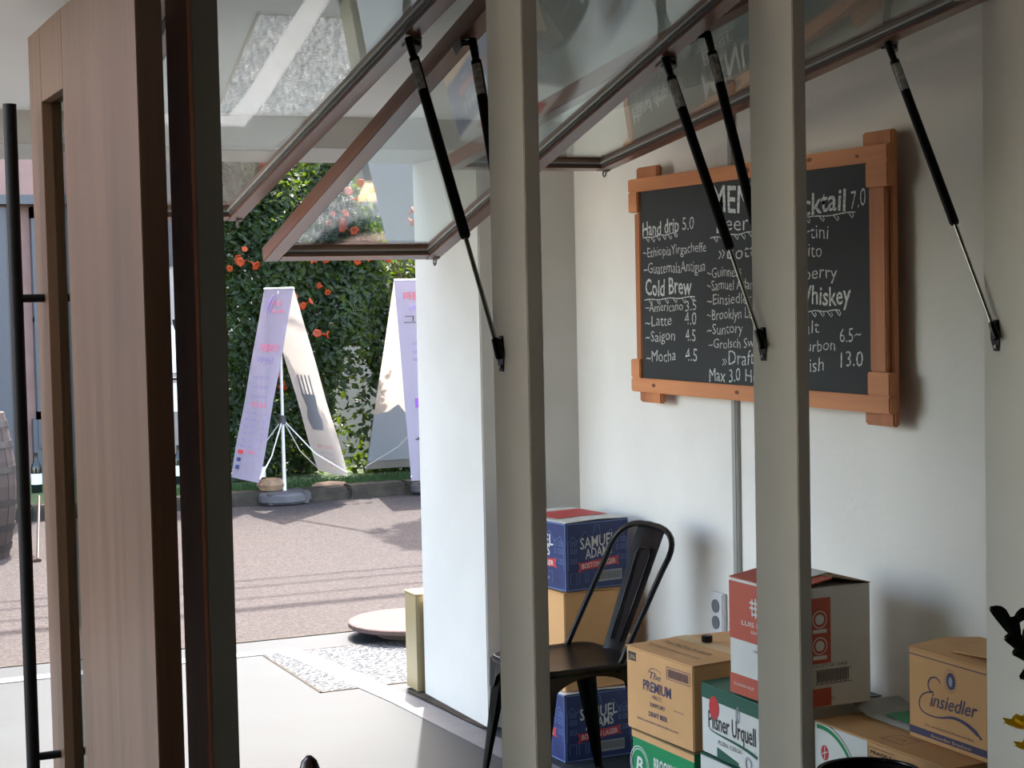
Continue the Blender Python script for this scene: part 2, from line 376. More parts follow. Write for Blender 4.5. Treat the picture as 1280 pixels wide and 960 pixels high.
# ================================================================== AWNING SASHES
LS = 1.955
def sash(x0, x1, ang, label, zh):
    s = thing('awning_window', label, 'window', (x0, 3.2, zh)); s.rotation_euler = (radians(90-ang), 0, 0)
    wd = x1-x0; sw = .046; th = .044
    obj('stile', B(0, sw, 0, th, -LS, 0, bev=.0025), m_sash, s)
    obj('stile', B(wd-sw, wd, 0, th, -LS, 0, bev=.0025), m_sash, s)
    obj('top_rail', B(sw+.0004, wd-sw-.0004, .0008, th-.0008, -.055, -.0004, bev=.002), m_sashx, s)
    obj('bottom_rail', B(sw+.0004, wd-sw-.0004, .0008, th-.0008, -LS+.0004, -LS+.05, bev=.002), m_sashx, s)
    bd = bmesh.new(); a = sw; c = wd-sw
    for (q0, q1, yy, e) in ((.012, .018, 0, 0), ):
        box(bd, a, a+.012, q0, q1, -LS+.05, -.055); box(bd, c-.012, c, q0, q1, -LS+.05, -.055)
        box(bd, a+.012, c-.012, q0, q1, -LS+.05, -LS+.062); box(bd, a+.012, c-.012, q0, q1, -.067, -.055)
    obj('glazing_bead', bd, m_bead, s)
    g2 = bmesh.new()
    box(g2, a, a+.007, .006, .0118, -LS+.05, -.055); box(g2, c-.007, c, .006, .0118, -LS+.05, -.055)
    box(g2, a+.007, c-.007, .006, .0118, -LS+.05, -LS+.057); box(g2, a+.007, c-.007, .006, .0118, -.062, -.055)
    obj('glazing_seal', g2, m_seal, s)
    obj('glass_pane', B(a-.004, c+.004, .019, .025, -LS+.046, -.051), m_glass, s)
    # hinge leaves on the head, hook at the lower corner
    for xx in (.09, wd-.09): obj('hinge', box(B(xx-.03, xx+.03, th-.001, th+.003, -.03, 0), xx-.03, xx+.03, th-.001, th+.006, -.004, .004), m_steel, s)
    hk = bmesh.new(); tube(hk, [(wd-.012, -.002, -LS+.012), (wd-.012, -.014, -LS+.004), (wd-.012, -.016, -LS-.006), (wd-.012, -.008, -LS-.012), (wd-.012, .0, -LS-.008)], .0028, 6)
    box(hk, wd-.02, wd-.004, -.003, -.0002, -LS+.004, -LS+.028)
    obj('hook_latch', hk, m_steel, s, smooth=True)
    return s
sA = sash(.838, 1.413, 12.5, 'wood-framed awning window pushed open beside the door, reflecting the pale floor', 2.272)
sB = sash(1.468, 2.031, 15.9, 'wood-framed awning window hanging lowest, pushed open in front of the flowering vine', 2.262)
sC = sash(2.085, 2.661, 7.6, 'wood-framed awning window opened highest, nearest the white wall and over the chalkboard', 2.268)

# ================================================================== GAS STRUTS
def strut(xf, side, ang, zh, s_, label):
    """xf: face of the post; side -1 when the strut is left of that face, +1 right of it"""
    xs = xf + side*.012
    bot = Vector((xs, 3.212, 1.497)); a = radians(ang)
    top = Vector((xf + side*.040, 3.2+s_*cos(a), zh-s_*sin(a)-.010))
    d = (bot-top); ln = d.length; d.normalize()
    t = thing('gas_strut', label, 'strut', bot)
    R = lambda p: Vector(p)-bot
    obj('cylinder', T([R(top+d*.045), R(top+d*.048), R(top+d*.50), R(top+d*.505)], [.009, .0115, .0115, .009], 20), m_black, t, smooth=True)
    obj('piston_rod', T([R(top+d*.5), R(bot-d*.03)], .0048, 14), m_chrome, t, smooth=True)
    obj('end_socket', T([R(top-d*.006), R(top+d*.012), R(top+d*.047)], [.009, .0095, .008], 14), m_gloss, t, smooth=True)
    obj('end_socket', T([R(bot-d*.034), R(bot), R(bot+d*.008)], [.0075, .0095, .009], 14), m_gloss, t, smooth=True)
    # printed sticker wrapped on the cylinder
    lb = bmesh.new(); q = d.orthogonal().normalized(); q2 = d.cross(q); base = Vector((-.6, -.8, 0)); c0 = atan2(base.dot(q2), base.dot(q)); prev = None
    for k in range(9):
        an = c0 - .9 + 1.8*k/8; o_ = (q*cos(an)+q2*sin(an))*.0122
        pr = (lb.verts.new(R(top+d*.06+o_)), lb.verts.new(R(top+d*.135+o_)))
        if prev: lb.faces.new((prev[0], pr[0], pr[1], prev[1]))
        prev = pr
    obj('sticker', lb, m_slabel, t)
    # lower bracket: rhombic plate on the face of the post with two screws and a ball stud
    pb = bmesh.new(); poly = [(-.036, -.008), (-.036, .008), (-.008, .019), (.008, .019), (.036, .008), (.036, -.008), (.008, -.012), (-.008, -.012)]
    prism(pb, poly, 0, .003)
    bmesh.ops.transform(pb, matrix=Matrix.Translation((xf-xs+(side*.0003 if side > 0 else -.0033), .012, 0)) @ frame_mat((0, 0, 0), (0, 0, 1), (0, 1, 0)) @ Matrix.Scale(-1, 4, (0, 0, 1)), verts=pb.verts)
    br = obj('post_bracket', pb, m_gloss, t)
    for zz in (-.026, .026): obj('screw', T([(xf-xs+side*.0034, .013, zz), (xf-xs+side*.0060, .013, zz)], .0045, 10), m_steel, br, smooth=True)
    obj('ball_stud', T([(0, 0, 0), (xf-xs+side*.003, .004, 0)], .0055, 12), m_gloss, t, smooth=True)
    # upper bracket on the under face of the stile
    ub = bmesh.new(); u = Vector((0, cos(a), -sin(a))); nrm = Vector((0, -sin(a), -cos(a))); c0 = Vector((xf+side*.022, 3.2, zh)) + u*(s_+.03)
    P = [c0 + Vector((-.013, 0, 0)) - u*.03, c0 + Vector((.013, 0, 0)) - u*.03, c0 + Vector((.013, 0, 0)) + u*.03, c0 + Vector((-.013, 0, 0)) + u*.03]
    quadslab(ub, [R(p+nrm*.0022) for p in P], .003)
    Q = [c0 + Vector((-side*.010, 0, 0)) - u*.028, c0 + Vector((-side*.010, 0, 0)) + u*.018, c0 + Vector((-side*.010, 0, 0)) + u*.006 + nrm*.026, c0 + Vector((-side*.010, 0, 0)) - u*.026 + nrm*.022]
    quadslab(ub, [R(p+nrm*.002) for p in Q], .003)
    sb = obj('sash_bracket', ub, m_steel, t)
    for q_ in (-.018, .018):
        pc = c0+u*q_+nrm*.0038; obj('screw', T([R(pc), R(pc+nrm*.003)], .0042, 8), m_gloss, sb, smooth=True)
    obj('ball_stud', T([R(top), R(c0 + Vector((-side*.010, 0, 0)) + nrm*.012 - u*.02)], .0058, 12), m_gloss, t, smooth=True)
    return t
strut(.825, 1, 12.5, 2.272, 0.36, 'black gas strut half hidden between the wooden door and the darkest post')
strut(1.423, -1, 12.5, 2.272, 0.41, 'black gas strut bolted to the left face of the middle window post')
strut(1.457, 1, 15.9, 2.262, 0.325, 'black gas strut vanishing downward behind the middle post, only its upper end seen')
strut(2.042, -1, 15.9, 2.262, 0.38, 'black gas strut crossing the chalkboard, foot bolted on the post before it')
strut(2.074, 1, 7.6, 2.268, 0.365, 'black gas strut over the chalkboard whose foot is hidden behind the post')
strut(2.672, -1, 7.6, 2.268, 0.375, 'black gas strut against the plain white wall, bolted to the post at the right edge')

# ================================================================== DOOR
d = thing('wooden_door', 'open brown wooden door with a narrow glass slot, seen edge-on at the left', 'door', (.673, 3.085, 0))
X0, X1 = 0, .047; y = lambda v: v-3.085
slot0, slot1 = y(3.815), y(4.09); yf = y(4.253); zt = 2.244
obj('door_board', B(X0, X1, 0, slot0-.001, .02, zt, bev=.0015), m_door, d)['label'] = 'wide vertical-grain door board'
obj('door_stile', B(X0, X1, slot1, yf, .02, zt, bev=.0015), m_doorn, d)
obj('top_panel', B(X0, X1, slot0, slot1-.0005, 2.075, zt, bev=.001), m_doorn, d)
obj('bottom_panel', B(X0, X1, slot0, slot1-.0005, .02, .17, bev=.001), m_doorn, d)
obj('slot_glass', B(X0+.022, X1-.018, slot0, slot1, .17, 2.075), m_slot, d)
obj('slot_stop', box(B(X0+.03, X1-.003, slot1-.012, slot1-.0005, .171, 2.074), X0+.03, X1-.003, slot0+.0005, slot0+.012, .171, 2.074), m_dark, d)
h = obj('pull_handle', T([(-.063, y(4.145), .44), (-.063, y(4.145), 2.075)], .0152, 24), m_black, d, smooth=True)
h['label'] = 'long round black pull bar'
for zz in (.56, 1.63): obj('handle_mount', T([(-.058, y(4.145), zz), (-.0003, y(4.145), zz)], .0095, 16), m_black, h, smooth=True)
obj('door_closer_pivot', T([(.0235, .05, 2.244), (.0235, .05, 2.27)], .012, 12), m_steel, d, smooth=True)
obj('door_closer_pivot', T([(.0235, .05, 0), (.0235, .05, .02)], .014, 12), m_steel, d, smooth=True)

# ================================================================== CHALKBOARD
bx = 2.84
bdn = thing('chalkboard', 'black chalkboard drinks menu in a rustic orange-brown timber frame on the white wall', 'chalkboard', (2.9, 4.6, 1.63))
O = Vector((2.9, 4.6, 1.63))
def Bb(x0, x1, y0, y1, z0, z1, bev=.004): return B(x0-O.x, x1-O.x, y0-O.y, y1-O.y, z0-O.z, z1-O.z, bev=bev)
obj('board_panel', Bb(bx, bx+.012, 3.945, 5.25, 1.30, 1.97, .001), m_board, bdn)
obj('frame_upright', Bb(bx+.0125, bx+.034, 3.862, 3.995, 1.235, 2.035, .005), m_framev, bdn)
obj('frame_upright', Bb(bx+.0125, bx+.034, 5.150, 5.30, 1.235, 2.035, .005), m_framev, bdn)
obj('frame_upright_face', Bb(bx-.004, bx+.0122, 3.872, 3.9445, 1.3835, 1.882, .003), m_framev, bdn)
obj('frame_upright_face', Bb(bx-.004, bx+.0122, 5.2505, 5.286, 1.38, 1.878, .003), m_framev, bdn)
for yy in (4.2, 5.0):
    for zz in (1.33, 1.92): obj('wall_spacer', Bb(bx+.0125, 2.9145, yy, yy+.04, zz, zz+.03, .002), m_framev, bdn)
def Lrail(z0, z1, zin0, zin1, name):
    bm = Bb(bx-.014, bx+.0122, 3.845, 5.312, z0, z1, .004)
    rl = obj(name, bm, m_frame, bdn); return rl
rt_ = Lrail(1.950, 1.995, 0, 0, 'top_rail'); rb_ = Lrail(1.272, 1.3195, 0, 0, 'bottom_rail')
for yy0, yy1 in ((3.846, 3.9455), (5.248, 5.311)):
    obj('corner_block', Bb(bx-.0138, bx+.0121, yy0, yy1, 1.8825, 1.9497, .003), m_frame, bdn)
    obj('corner_block', Bb(bx-.0138, bx+.0121, yy0, yy1, 1.3199, 1.3832, .003), m_frame, bdn)
for yy, zz, r_ in ((4.33, 1.975, .012), (4.21, 1.978, .008), (4.55, 1.972, .013), (4.62, 1.298, .008), (5.15, 1.298, .008), (3.98, 1.97, .006)):
    plate('knot', m_knot, bdn, (bx-.0146-O.x, yy-O.y, zz-O.z), (0, -1, 0), (0, 0, 1), ell(0, 0, r_*1.5, r_*.8, 12))
TX = [("Hand drip",5.235,1.798,4.986,1.806,0.046),("5.0",4.965,1.809,4.888,1.813,0.041),("~EthiopiaYirgacheffe",5.234,1.728,4.815,1.737,0.032),("~GuatemalaAntigua",5.231,1.672,4.822,1.674,0.036),("Cold Brew",5.222,1.598,4.910,1.604,0.054),("~Americano",5.224,1.544,4.968,1.549,0.030),("3.5",4.953,1.547,4.881,1.549,0.034),("~Latte",5.226,1.492,5.044,1.502,0.036),("4.0",4.959,1.500,4.882,1.506,0.042),("~Saigon",5.228,1.441,5.024,1.452,0.035),("4.5",4.956,1.448,4.889,1.449,0.039),("~Mocha",5.224,1.373,5.021,1.384,0.038),("4.5",4.958,1.383,4.881,1.385,0.042),("MENU",4.772,1.854,4.461,1.853,0.082),("Beer",4.749,1.793,4.561,1.797,0.047),("»",4.742,1.712,4.699,1.714,0.040),("Bottle",4.689,1.708,4.465,1.710,0.043),("~Guinness",4.812,1.653,4.606,1.655,0.033),("~Samuel Adams",4.814,1.613,4.503,1.615,0.033),("~Einsiedler",4.815,1.566,4.549,1.572,0.033),("~Brooklyn Lager",4.816,1.519,4.483,1.528,0.033),("~Suntory",4.818,1.471,4.602,1.481,0.033),("~Grolsch Swing",4.809,1.428,4.480,1.439,0.030),("»",4.727,1.379,4.699,1.380,0.032),("Draft",4.689,1.378,4.540,1.387,0.045),("Max 3.0",4.807,1.323,4.620,1.330,0.041),("Heineken",4.592,1.332,4.357,1.336,0.039),("Cocktail",4.401,1.826,4.053,1.827,0.061),("7.0",4.030,1.832,3.960,1.835,0.049),("Martini",4.347,1.753,4.139,1.753,0.040),("Mojito",4.348,1.702,4.172,1.704,0.040),("Blueberry",4.392,1.639,4.099,1.640,0.038),("Whiskey",4.309,1.564,4.035,1.568,0.053),("Malt",4.324,1.480,4.192,1.484,0.037),("Bourbon",4.325,1.428,4.114,1.437,0.033),("Irish",4.285,1.373,4.171,1.377,0.040),("6.5~",4.091,1.460,3.988,1.469,0.039),("13.0",4.088,1.391,3.982,1.396,0.043)]
SP = {"MENU", "Cocktail", "Cold Brew", "Whiskey", "Hand drip"}
for s, y0, z0, y1, z1, hh in TX:
    xd = (0, y1-y0, z1-z0)
    fat = .012 if s in SP else -.006
    text(s, 'chalk_lettering', m_chalk, bdn, (bx-O.x-.0006, y0-O.y, z0-O.z), xd, (0, 0, 1), hypot(y1-y0, z1-z0), hh*1.04, ext=.0004, bold=fat, shear=.04, jit=.06)
for y0, z0, y1, z1 in ((5.232,1.793,5.002,1.803),(5.228,1.584,4.890,1.593),(4.789,1.777,4.543,1.787),(4.431,1.813,4.008,1.820),(4.331,1.545,4.089,1.550)):
    n_ = 6; Ln = hypot(y1-y0, z1-z0); pts = [(-(y0-O.y)+Ln*k/12, (z0-O.z)+(z1-z0)*k/12+.002*sin(k*1.3)) for k in range(13)]
    und = [pts]
    for k in range(1, 12, 2):
        px_, pz_ = pts[k]; und.append([(px_, pz_), (px_+.012, pz_-.010), (px_+.02, pz_-.016), (px_+.026, pz_-.010), (px_+.02, pz_-.004)])
    uo = strokes('chalk_underline', m_chalk, bdn, (bx-O.x-.0006, 0, 0), (0, -1, 0), (0, 0, 1), und, .0035); uo['kind'] = 'stuff'

# conduit and outlet
cdt = thing('wall_conduit', 'thin grey cable conduit running down the white wall behind the chalkboard', 'conduit', (2.9145, 4.766, .3))
obj('conduit_strip', box(B(-.012, 0, -.018, .018, 0, 1.97, bev=.002), -.015, -.012, -.010, .010, 0, 1.97), m_pipe, cdt)
ol = thing('wall_outlet', 'white twin socket outlet low on the wall beside the terracotta and white carton', 'outlet', (2.9145, 4.885, .56))
obj('outlet_plate', B(-.018, 0, -.04, .04, -.07, .07, bev=.004), m_plate, ol)
for zz in (-.027, .027): obj('socket', T([(-.0184, 0, zz), (-.0215, 0, zz)], .022, 20), m_socket, ol, smooth=True)

# ================================================================== CARTONS
def carton(label, loc, rz, wx, wy, hz, m, name='carton', flaps=True, group=None, mtop=None, bulge=.004, cat='carton'):
    """origin at the near left bottom corner; local x to the wall, local y outward"""
    t = thing(name, label, cat, loc, rz, group)
    bm = bmesh.new(); n_ = 6
    box(bm, 0, wx, 0, wy, 0, hz, bev=.003)
    bmesh.ops.subdivide_edges(bm, edges=[e for e in bm.edges if e.calc_length() > .1], cuts=3, use_grid_fill=True)
    for vtx in bm.verts:
        x_, y_, z_ = vtx.co; k = sin(pi*min(1, max(0, z_/hz)))
        if x_ < .001 or x_ > wx-.001: pass
        if z_ > hz-.001: vtx.co.z += bulge*sin(pi*x_/wx)*sin(pi*y_/wy)
    obj('box_body', bm, m, t)
    if flaps:
        f = bmesh.new(); ov = .0015
        P1 = [(-ov, -ov, hz+.0015), (-ov, wy+ov, hz+.0015), (wx/2-.001, wy+ov, hz+bulge+.002), (wx/2-.001, -ov, hz+bulge+.002)]
        P2 = [(wx/2+.001, -ov, hz+bulge+.002), (wx/2+.001, wy+ov, hz+bulge+.002), (wx+ov, wy+ov, hz+.0015), (wx+ov, -ov, hz+.0015)]
        obj('top_flap', quadslab(bmesh.new(), P1, .0028), mtop or m, t)
        obj('top_flap', quadslab(bmesh.new(), P2, .0028), mtop or m, t)
    return t
XL, YL = (0, -1, 0), (0, 0, 1)         # writing directions on the left (-x) face
XF, YF = (1, 0, 0), (0, 0, 1)          # and on the front (-y) face
def blue_carton(label, loc, rz, wx, wy, hz):
    t = carton(label, loc, rz, wx, wy, hz, m_blue, group='blue printed cartons behind the chair', mtop=m_card)
    for face, L_, xd, org in (('l', wy, XL, (-.0004, wy, 0)), ('f', wx, XF, (0, -.0004, 0))):
        e = .004
        strokes('edge_lines', m_bluel, t, org, xd, YL, [[(e, e), (L_-e, e)], [(L_-e, e), (L_-e, hz-e)], [(L_-e, hz-e), (e, hz-e)], [(e, hz-e), (e, e)]], .0035)
        # line drawing of old town roofs and windows
        P = []; s = L_
        roof = [(0.03, .30), (.03, .72), (.10, .80), (.18, .72), (.30, .86), (.42, .74), (.46, .94), (.52, .94), (.56, .74), (.72, .86), (.80, .72), (.90, .80), (.96, .66), (.96, .30)]
        P.append([(a*s, b*hz) for a, b in roof])
        for a in (.07, .13, .80, .87, .92):
            for b_ in (.40, .55, .66): P.append([(a*s, b_*hz), (a*s, (b_+.07)*hz), ((a+.03)*s, (b_+.07)*hz), ((a+.03)*s, b_*hz), (a*s, b_*hz)])
        for a in (.06, .2, .34, .66): P.append([(a*s, .1*hz), (a*s, .26*hz), ((a+.1)*s, .26*hz), ((a+.1)*s, .1*hz)])
        strokes('town_drawing', m_bluel, t, org, xd, YL, P, .0022, .0006)
        o2 = org
        sc = 1.0
        text('SAMUEL', 'brand_lettering', m_card, t, (org[0]+xd[0]*s*.22, org[1]+xd[1]*s*.22, hz*.60), xd, YL, s*.56, hz*.17, ext=.0009, arch=lambda q: hz*.05*q, bold=.01)
        text('ADAMS', 'brand_lettering', m_card, t, (org[0]+xd[0]*s*.30, org[1]+xd[1]*s*.30, hz*.45), xd, YL, s*.42, hz*.15, ext=.0009, arch=lambda q: hz*.05*q, bold=.01)
        plate('red_ribbon', m_red, t, org, xd, YL, [(s*.18, hz*.26), (s*.24, hz*.29), (s*.5, hz*.31), (s*.78, hz*.34), (s*.84, hz*.32), (s*.81, hz*.40), (s*.84, hz*.46), (s*.78, hz*.455), (s*.5, hz*.43), (s*.24, hz*.40), (s*.18, hz*.42), (s*.21, hz*.34)][::1], .0009)
        text('BOSTON LAGER', 'ribbon_lettering', m_card, t, (org[0]+xd[0]*s*.24, org[1]+xd[1]*s*.24, hz*.315), xd, YL, s*.54, hz*.075, ext=.0013, arch=lambda q: hz*.04*q, bold=.01)
        if face == 'f':
            plate('barcode_patch', m_greyp, t, org, xd, YL, rect(s*.50, hz*.10, s*.88, hz*.26), .0006)
            strokes('barcode', m_ink, t, org, xd, YL, [[(s*(.52+.02*k), hz*.13), (s*(.52+.02*k), hz*.24)] for k in range(18)], .0022, .0010)
        else:
            text('BREWED SINCE 1984', 'small_print', m_card, t, (org[0]+xd[0]*s*.3, org[1]+xd[1]*s*.3, hz*.14), xd, YL, s*.4, hz*.05, ext=.0009)
    # white top with red panel edged in black
    plate('top_panel_print', m_red, t, (0, 0, hz+.0075), (1, 0, 0), (0, 1, 0), rect(wx*.10, wy*.25, wx*.9, wy*.75), .0006)
    return t
blue_carton('blue and white beer carton lying lowest, seen between the metal chair legs', (2.565, 5.345, .0), radians(1.5), .262, .39, .236)
kb = carton('plain tan carton in the stack behind the chair, between the two blue ones', (2.575, 5.355, .244), radians(3), .262, .39, .338, m_kraft)
blue_carton('blue and white beer carton topping the stack behind the metal chair', (2.585, 5.352, .590), radians(7.5), .262, .36, .236)

# kraft beer carton on the green one
pc = carton('kraft beer carton with The Premium lettering, right of the metal chair on the green carton', (2.470, 4.300, .295), radians(3.2), .385, .365, .247, m_kraft, mtop=m_kraft)
s, hz = .365, .247; org = (-.0004, s, 0)
Lx = lambda f: (org[0], org[1]-s*f, 0)
def tl(par, org, s, body, fx, z, wf, hgt, m, **k): return text(body, k.pop('name', 'printed_lettering'), m, par, (org[0], org[1]-s*fx, z), XL, YL, s*wf, hgt, ext=.0008, **k)
tl(pc, org, s, 'The', .36, .172, .17, .022, m_navy, shear=.3)
strokes('flourish', m_navy, pc, org, XL, YL, [bez([(s*.34, .187), (s*.36, .212), (s*.50, .206), (s*.54, .195)])], .0018)
tl(pc, org, s, 'PREMIUM', .26, .132, .42, .032, m_navy, bold=.015)
tl(pc, org, s, 'MALT\'S', .40, .112, .14, .013, m_plum)
tl(pc, org, s, 'SUNTORY', .36, .088, .23, .013, m_navy, bold=.01)
tl(pc, org, s, 'DRAFT BEER', .34, .058, .28, .015, m_navy, bold=.015)
tl(pc, org, s, 'BREWED & BOTTLED BY SUNTORY BEER LTD. JAPAN', .16, .036, .62, .007, m_navy)
tl(pc, org, s, '330 ml x 24', .72, .098, .14, .005, m_navy)
strokes('barcode_frame', m_plum, pc, org, XL, YL, [[(s*.62, .188), (s*.96, .188)], [(s*.96, .188), (s*.96, .224)], [(s*.96, .224), (s*.62, .224)], [(s*.62, .224), (s*.62, .188)]] + [[(s*(.645+.013*k), .193), (s*(.645+.013*k), .219)] for k in range(23)], .0022)
plate('stamp', m_ink, pc, org, XL, YL, rect(s*.03, .208, s*.15, .234), .0004)
text('L2906', 'stamp_lettering', m_kraftl, pc, (org[0], org[1]-s*.04, .213), XL, YL, s*.10, .014, ext=.0009)
text('THIS SIDE UP  HANDLE WITH CARE', 'flap_lettering', m_ink, pc, (.05, .33, .2545), (0, -1, .0), (1, 0, .02), .28, .014, ext=.0008)
text('THE PREMIUM BEER', 'flap_lettering', m_ink, pc, (.10, .33, .2555), (0, -1, 0), (1, 0, .02), .26, .022, ext=.0008)
plate('top_tape', m_kraftl, pc, (0, 0, .2552), (1, 0, 0), (0, 1, 0), rect(.165, -.001, .22, .366), .0006)
cap = thing('black_cap', 'small black round cap lying on top of the kraft carton', 'cap', (2.662, 4.545, .5535))
obj('cap_body', L([(0, 0), (.016, 0), (.017, .002), (.017, .017), (.015, .019), (0, .019)], seg=24), m_gloss, cap, smooth=True)

gc = carton('green carton with white round emblem under the kraft carton, at the bottom edge', (2.474, 4.305, .0), radians(1.5), .38, .36, .286, m_green, mtop=m_kraftd)
s = .36; hz = .286; org = (-.0004, s, 0)
plate('tan_edge_band', m_kraft, gc, org, XL, YL, rect(0, hz-.022, s, hz-.002), .0006)
tl(gc, org, s, 'BROOKLYN', .36, .185, .42, .042, m_card, bold=.02)
tl(gc, org, s, 'LAGER', .44, .12, .26, .04, m_card, bold=.02)
strokes('round_emblem', m_card, gc, org, XL, YL, [ell(s*.12, .185, .055, .055) + [(s*.12+.055, .185)], ell(s*.12, .185, .047, .047) + [(s*.12+.047, .185)]], .003)
text('B', 'emblem_lettering', m_card, gc, (org[0], org[1]-s*.06, .160), XL, YL, .042, .05, ext=.0008, bold=.02, shear=.2)

# white beer carton with green band and red seal
lc = carton('pale blue and white carton beneath the red-sealed carton, partly behind the right post', (2.478, 3.895, .06), radians(0), .385, .385, .238, m_card, mtop=m_dgreen)
plate('blue_panel', m_bluel, lc, (-.0004, .385, 0), XL, YL, rect(.01, .01, .12, .16), .0005)
lc['label'] = 'white carton lowest beneath the carton with the red seal, at the bottom edge'
bs = carton('flat brown carton on the floor under the white carton by the right post', (2.474, 3.89, .0), 0, .39, .39, .055, m_kraftd, flaps=False)
bs['label'] = 'flat brown tray hidden at the foot of the white carton stack'
pu = carton('white beer carton with dark green top band and a red wax-like seal', (2.482, 3.895, .304), radians(-.6), .34, .385, .197, m_card, mtop=m_dgreen)
s, hz = .385, .197; org = (-.0004, s, 0)
plate('green_band', m_dgreen, pu, org, XL, YL, rect(.001, hz-.040, s-.001, hz-.001), .0005)
plate('red_seal', m_red, pu, org, XL, YL, ell(s*.185, hz-.058, .027, .033), .0012)
tl(pu, org, s, 'Pilsner Urquell', .10, .078, .66, .050, m_ink, bold=.012, name='brand_lettering')
strokes('swash', m_dgreen, pu, org, XL, YL, [(bez([(s*.11, .076), (s*.16, .062), (s*.55, .070), (s*.78, .048)]), [.002+.008*min(1, k/12)*(1 if k < 12 else 1) for k in range(15)])], .004)
tl(pu, org, s, 'PLZEN, CZECH', .24, .040, .32, .012, m_ink)
strokes('crest', m_greyp, pu, org, XL, YL, [ell(s*.52, .140, .010, .016) + [(s*.52+.010, .140)], [(s*.49, .150), (s*.52, .168), (s*.55, .150)], [(s*.495, .128), (s*.545, .128)], [(s*.51, .120), (s*.52, .156)]], .004)
plate('green_label', m_dgreen, pu, org, XL, YL, [(s*.22, .0), (s*.52, .0), (s*.52, .012), (s*.22, .030)], .0006)
strokes('round_mark', m_greyp, pu, org, XL, YL, [ell(s*.66, .022, .016, .018) + [(s*.66+.016, .022)], ell(s*.66, .022, .011, .013) + [(s*.66+.011, .022)]], .003)

# tall wine carton
wc = carton('tall white and terracotta wine carton with open lid, standing on the red-sealed carton', (2.488, 3.826, .510), radians(1.5), .260, .285, .318, m_card, flaps=False)
s, hz = .285, .318; org = (-.0004, s, 0)
plate('terracotta_panel', m_terra, wc, org, XL, YL, rect(.0, .152, s, hz-.008), .0006)
plate('terracotta_band', m_terra, wc, org, XL, YL, rect(.0, .0, s, .055), .0006)
E_ = [(.0, 0), (0, .05)]
strokes('monogram', m_card, wc, org, XL, YL, [[(s*.46, .222), (s*.46, .276)], [(s*.40, .226), (s*.40, .272)], [(s*.36, .262), (s*.56, .262)], [(s*.36, .248), (s*.56, .248)], [(s*.40, .232), (s*.56, .232)], [(s*.52, .222), (s*.52, .276)]], .006, .0014)
tl(wc, org, s, 'LUIS FELIPE', .22, .196, .56, .013, m_card, bold=.01, name='brand_lettering').location = (-.0007, 0, 0)
tl(wc, org, s, 'EDWARDS', .38, .178, .26, .008, m_card).location = (-.0007, 0, 0)
tl(wc, org, s, 'CABERNET SAUVIGNON', .40, .128, .40, .008, m_ink)
tl(wc, org, s, 'CHILE', .52, .112, .16, .007, m_ink)
tl(wc, org, s, 'COLCHAGUA VALLEY', .06, .024, .36, .008, m_card).location = (-.0007, 0, 0)
fo = (0, -.0004, 0)
plate('terracotta_panel', m_terra, wc, fo, XF, YF, rect(0, .118, .130, .292), .0006)
plate('terracotta_band', m_terra, wc, fo, XF, YF, rect(0, .004, .130, .052), .0006)
for zz in (.235, .165):
    strokes('award_ring', m_card, wc, fo, XF, YF, [ell(.095, zz, .022, .022) + [(.117, zz)]], .003, .0012)
    plate('award_disc', m_card, wc, fo, XF, YF, ell(.095, zz, .014, .014), .0012)
    plate('award_strip', m_card, wc, fo, XF, YF, rect(.073, zz-.036, .117, zz-.026), .0012)
text('PRODUCT OF CHILE', 'printed_lettering', m_ink, wc, (.055, -.0004, .108), XF, YF, .128, .008, ext=.0008)
strokes('barcode', m_ink, wc, fo, XF, YF, [[(.085+.005*k, .068 if k % 3 else .064), (.085+.005*k, .098)] for k in range(21)], .0022, .0008)
strokes('barcode_frame', m_ink, wc, fo, XF, YF, [[(.08, .063), (.197, .063)], [(.08, .100), (.197, .100)]], .0015, .0008)
text('100% RECICLABLE', 'printed_lettering', m_terra, wc, (.05, -.0014, .02), XF, YF, .09, .007, ext=.0008)
# lid: flaps raised a little round a carrying hole
f1 = quadslab(bmesh.new(), [(0, 0, hz+.001), (0, .285, hz+.001), (.136, .285, hz+.022), (.136, 0, hz+.022)], .003)
obj('lid_flap', f1, m_terra, wc)
f2 = quadslab(bmesh.new(), [(.138, 0, hz+.026), (.138, .285, hz+.026), (.260, .285, hz+.001), (.260, 0, hz+.001)], .003)
obj('lid_flap', f2, m_kraftd, wc)
obj('handle_gap_card', quadslab(bmesh.new(), [(.08, .05, hz+.018), (.08, .2, hz+.018), (.16, .2, hz+.03), (.16, .05, hz+.03)], .002), m_card, wc)

# long low carton
lo = carton('long low kraft carton with white and green printed side, nearest the right post', (2.585, 3.300, .0), radians(1.0), .30, .545, .474, m_kraft, mtop=m_kraft, bulge=.001)
s, hz = .545, .474; org = (-.0004, s, 0)
plate('white_panel', m_card, lo, org, XL, YL, rect(.002, .20, s*.42, hz-.002), .0006)
strokes('green_arc', m_green, lo, org, XL, YL, [([(s*.06+.15*cos(a_), hz-.155+.145*sin(a_)) for a_ in [pi*.72-k*.11 for k in range(22)] if s*.06+.15*cos(a_) > .003], .011)], .011, .0010)
strokes('green_arc', m_dgreen, lo, org, XL, YL, [([(s*.06+.163*cos(a_), hz-.155+.158*sin(a_)) for a_ in [pi*.72-k*.11 for k in range(22)] if s*.06+.163*cos(a_) > .003], .003)], .003, .0011)
plate('red_roundel', m_red, lo, org, XL, YL, ell(s*.085, hz-.075, .017, .020), .0010)
strokes('roundel_star', m_card, lo, org, XL, YL, [[(s*.085, hz-.092), (s*.085, hz-.058)], [(s*.085-.012, hz-.08), (s*.085+.012, hz-.07)]], .003, .0016)
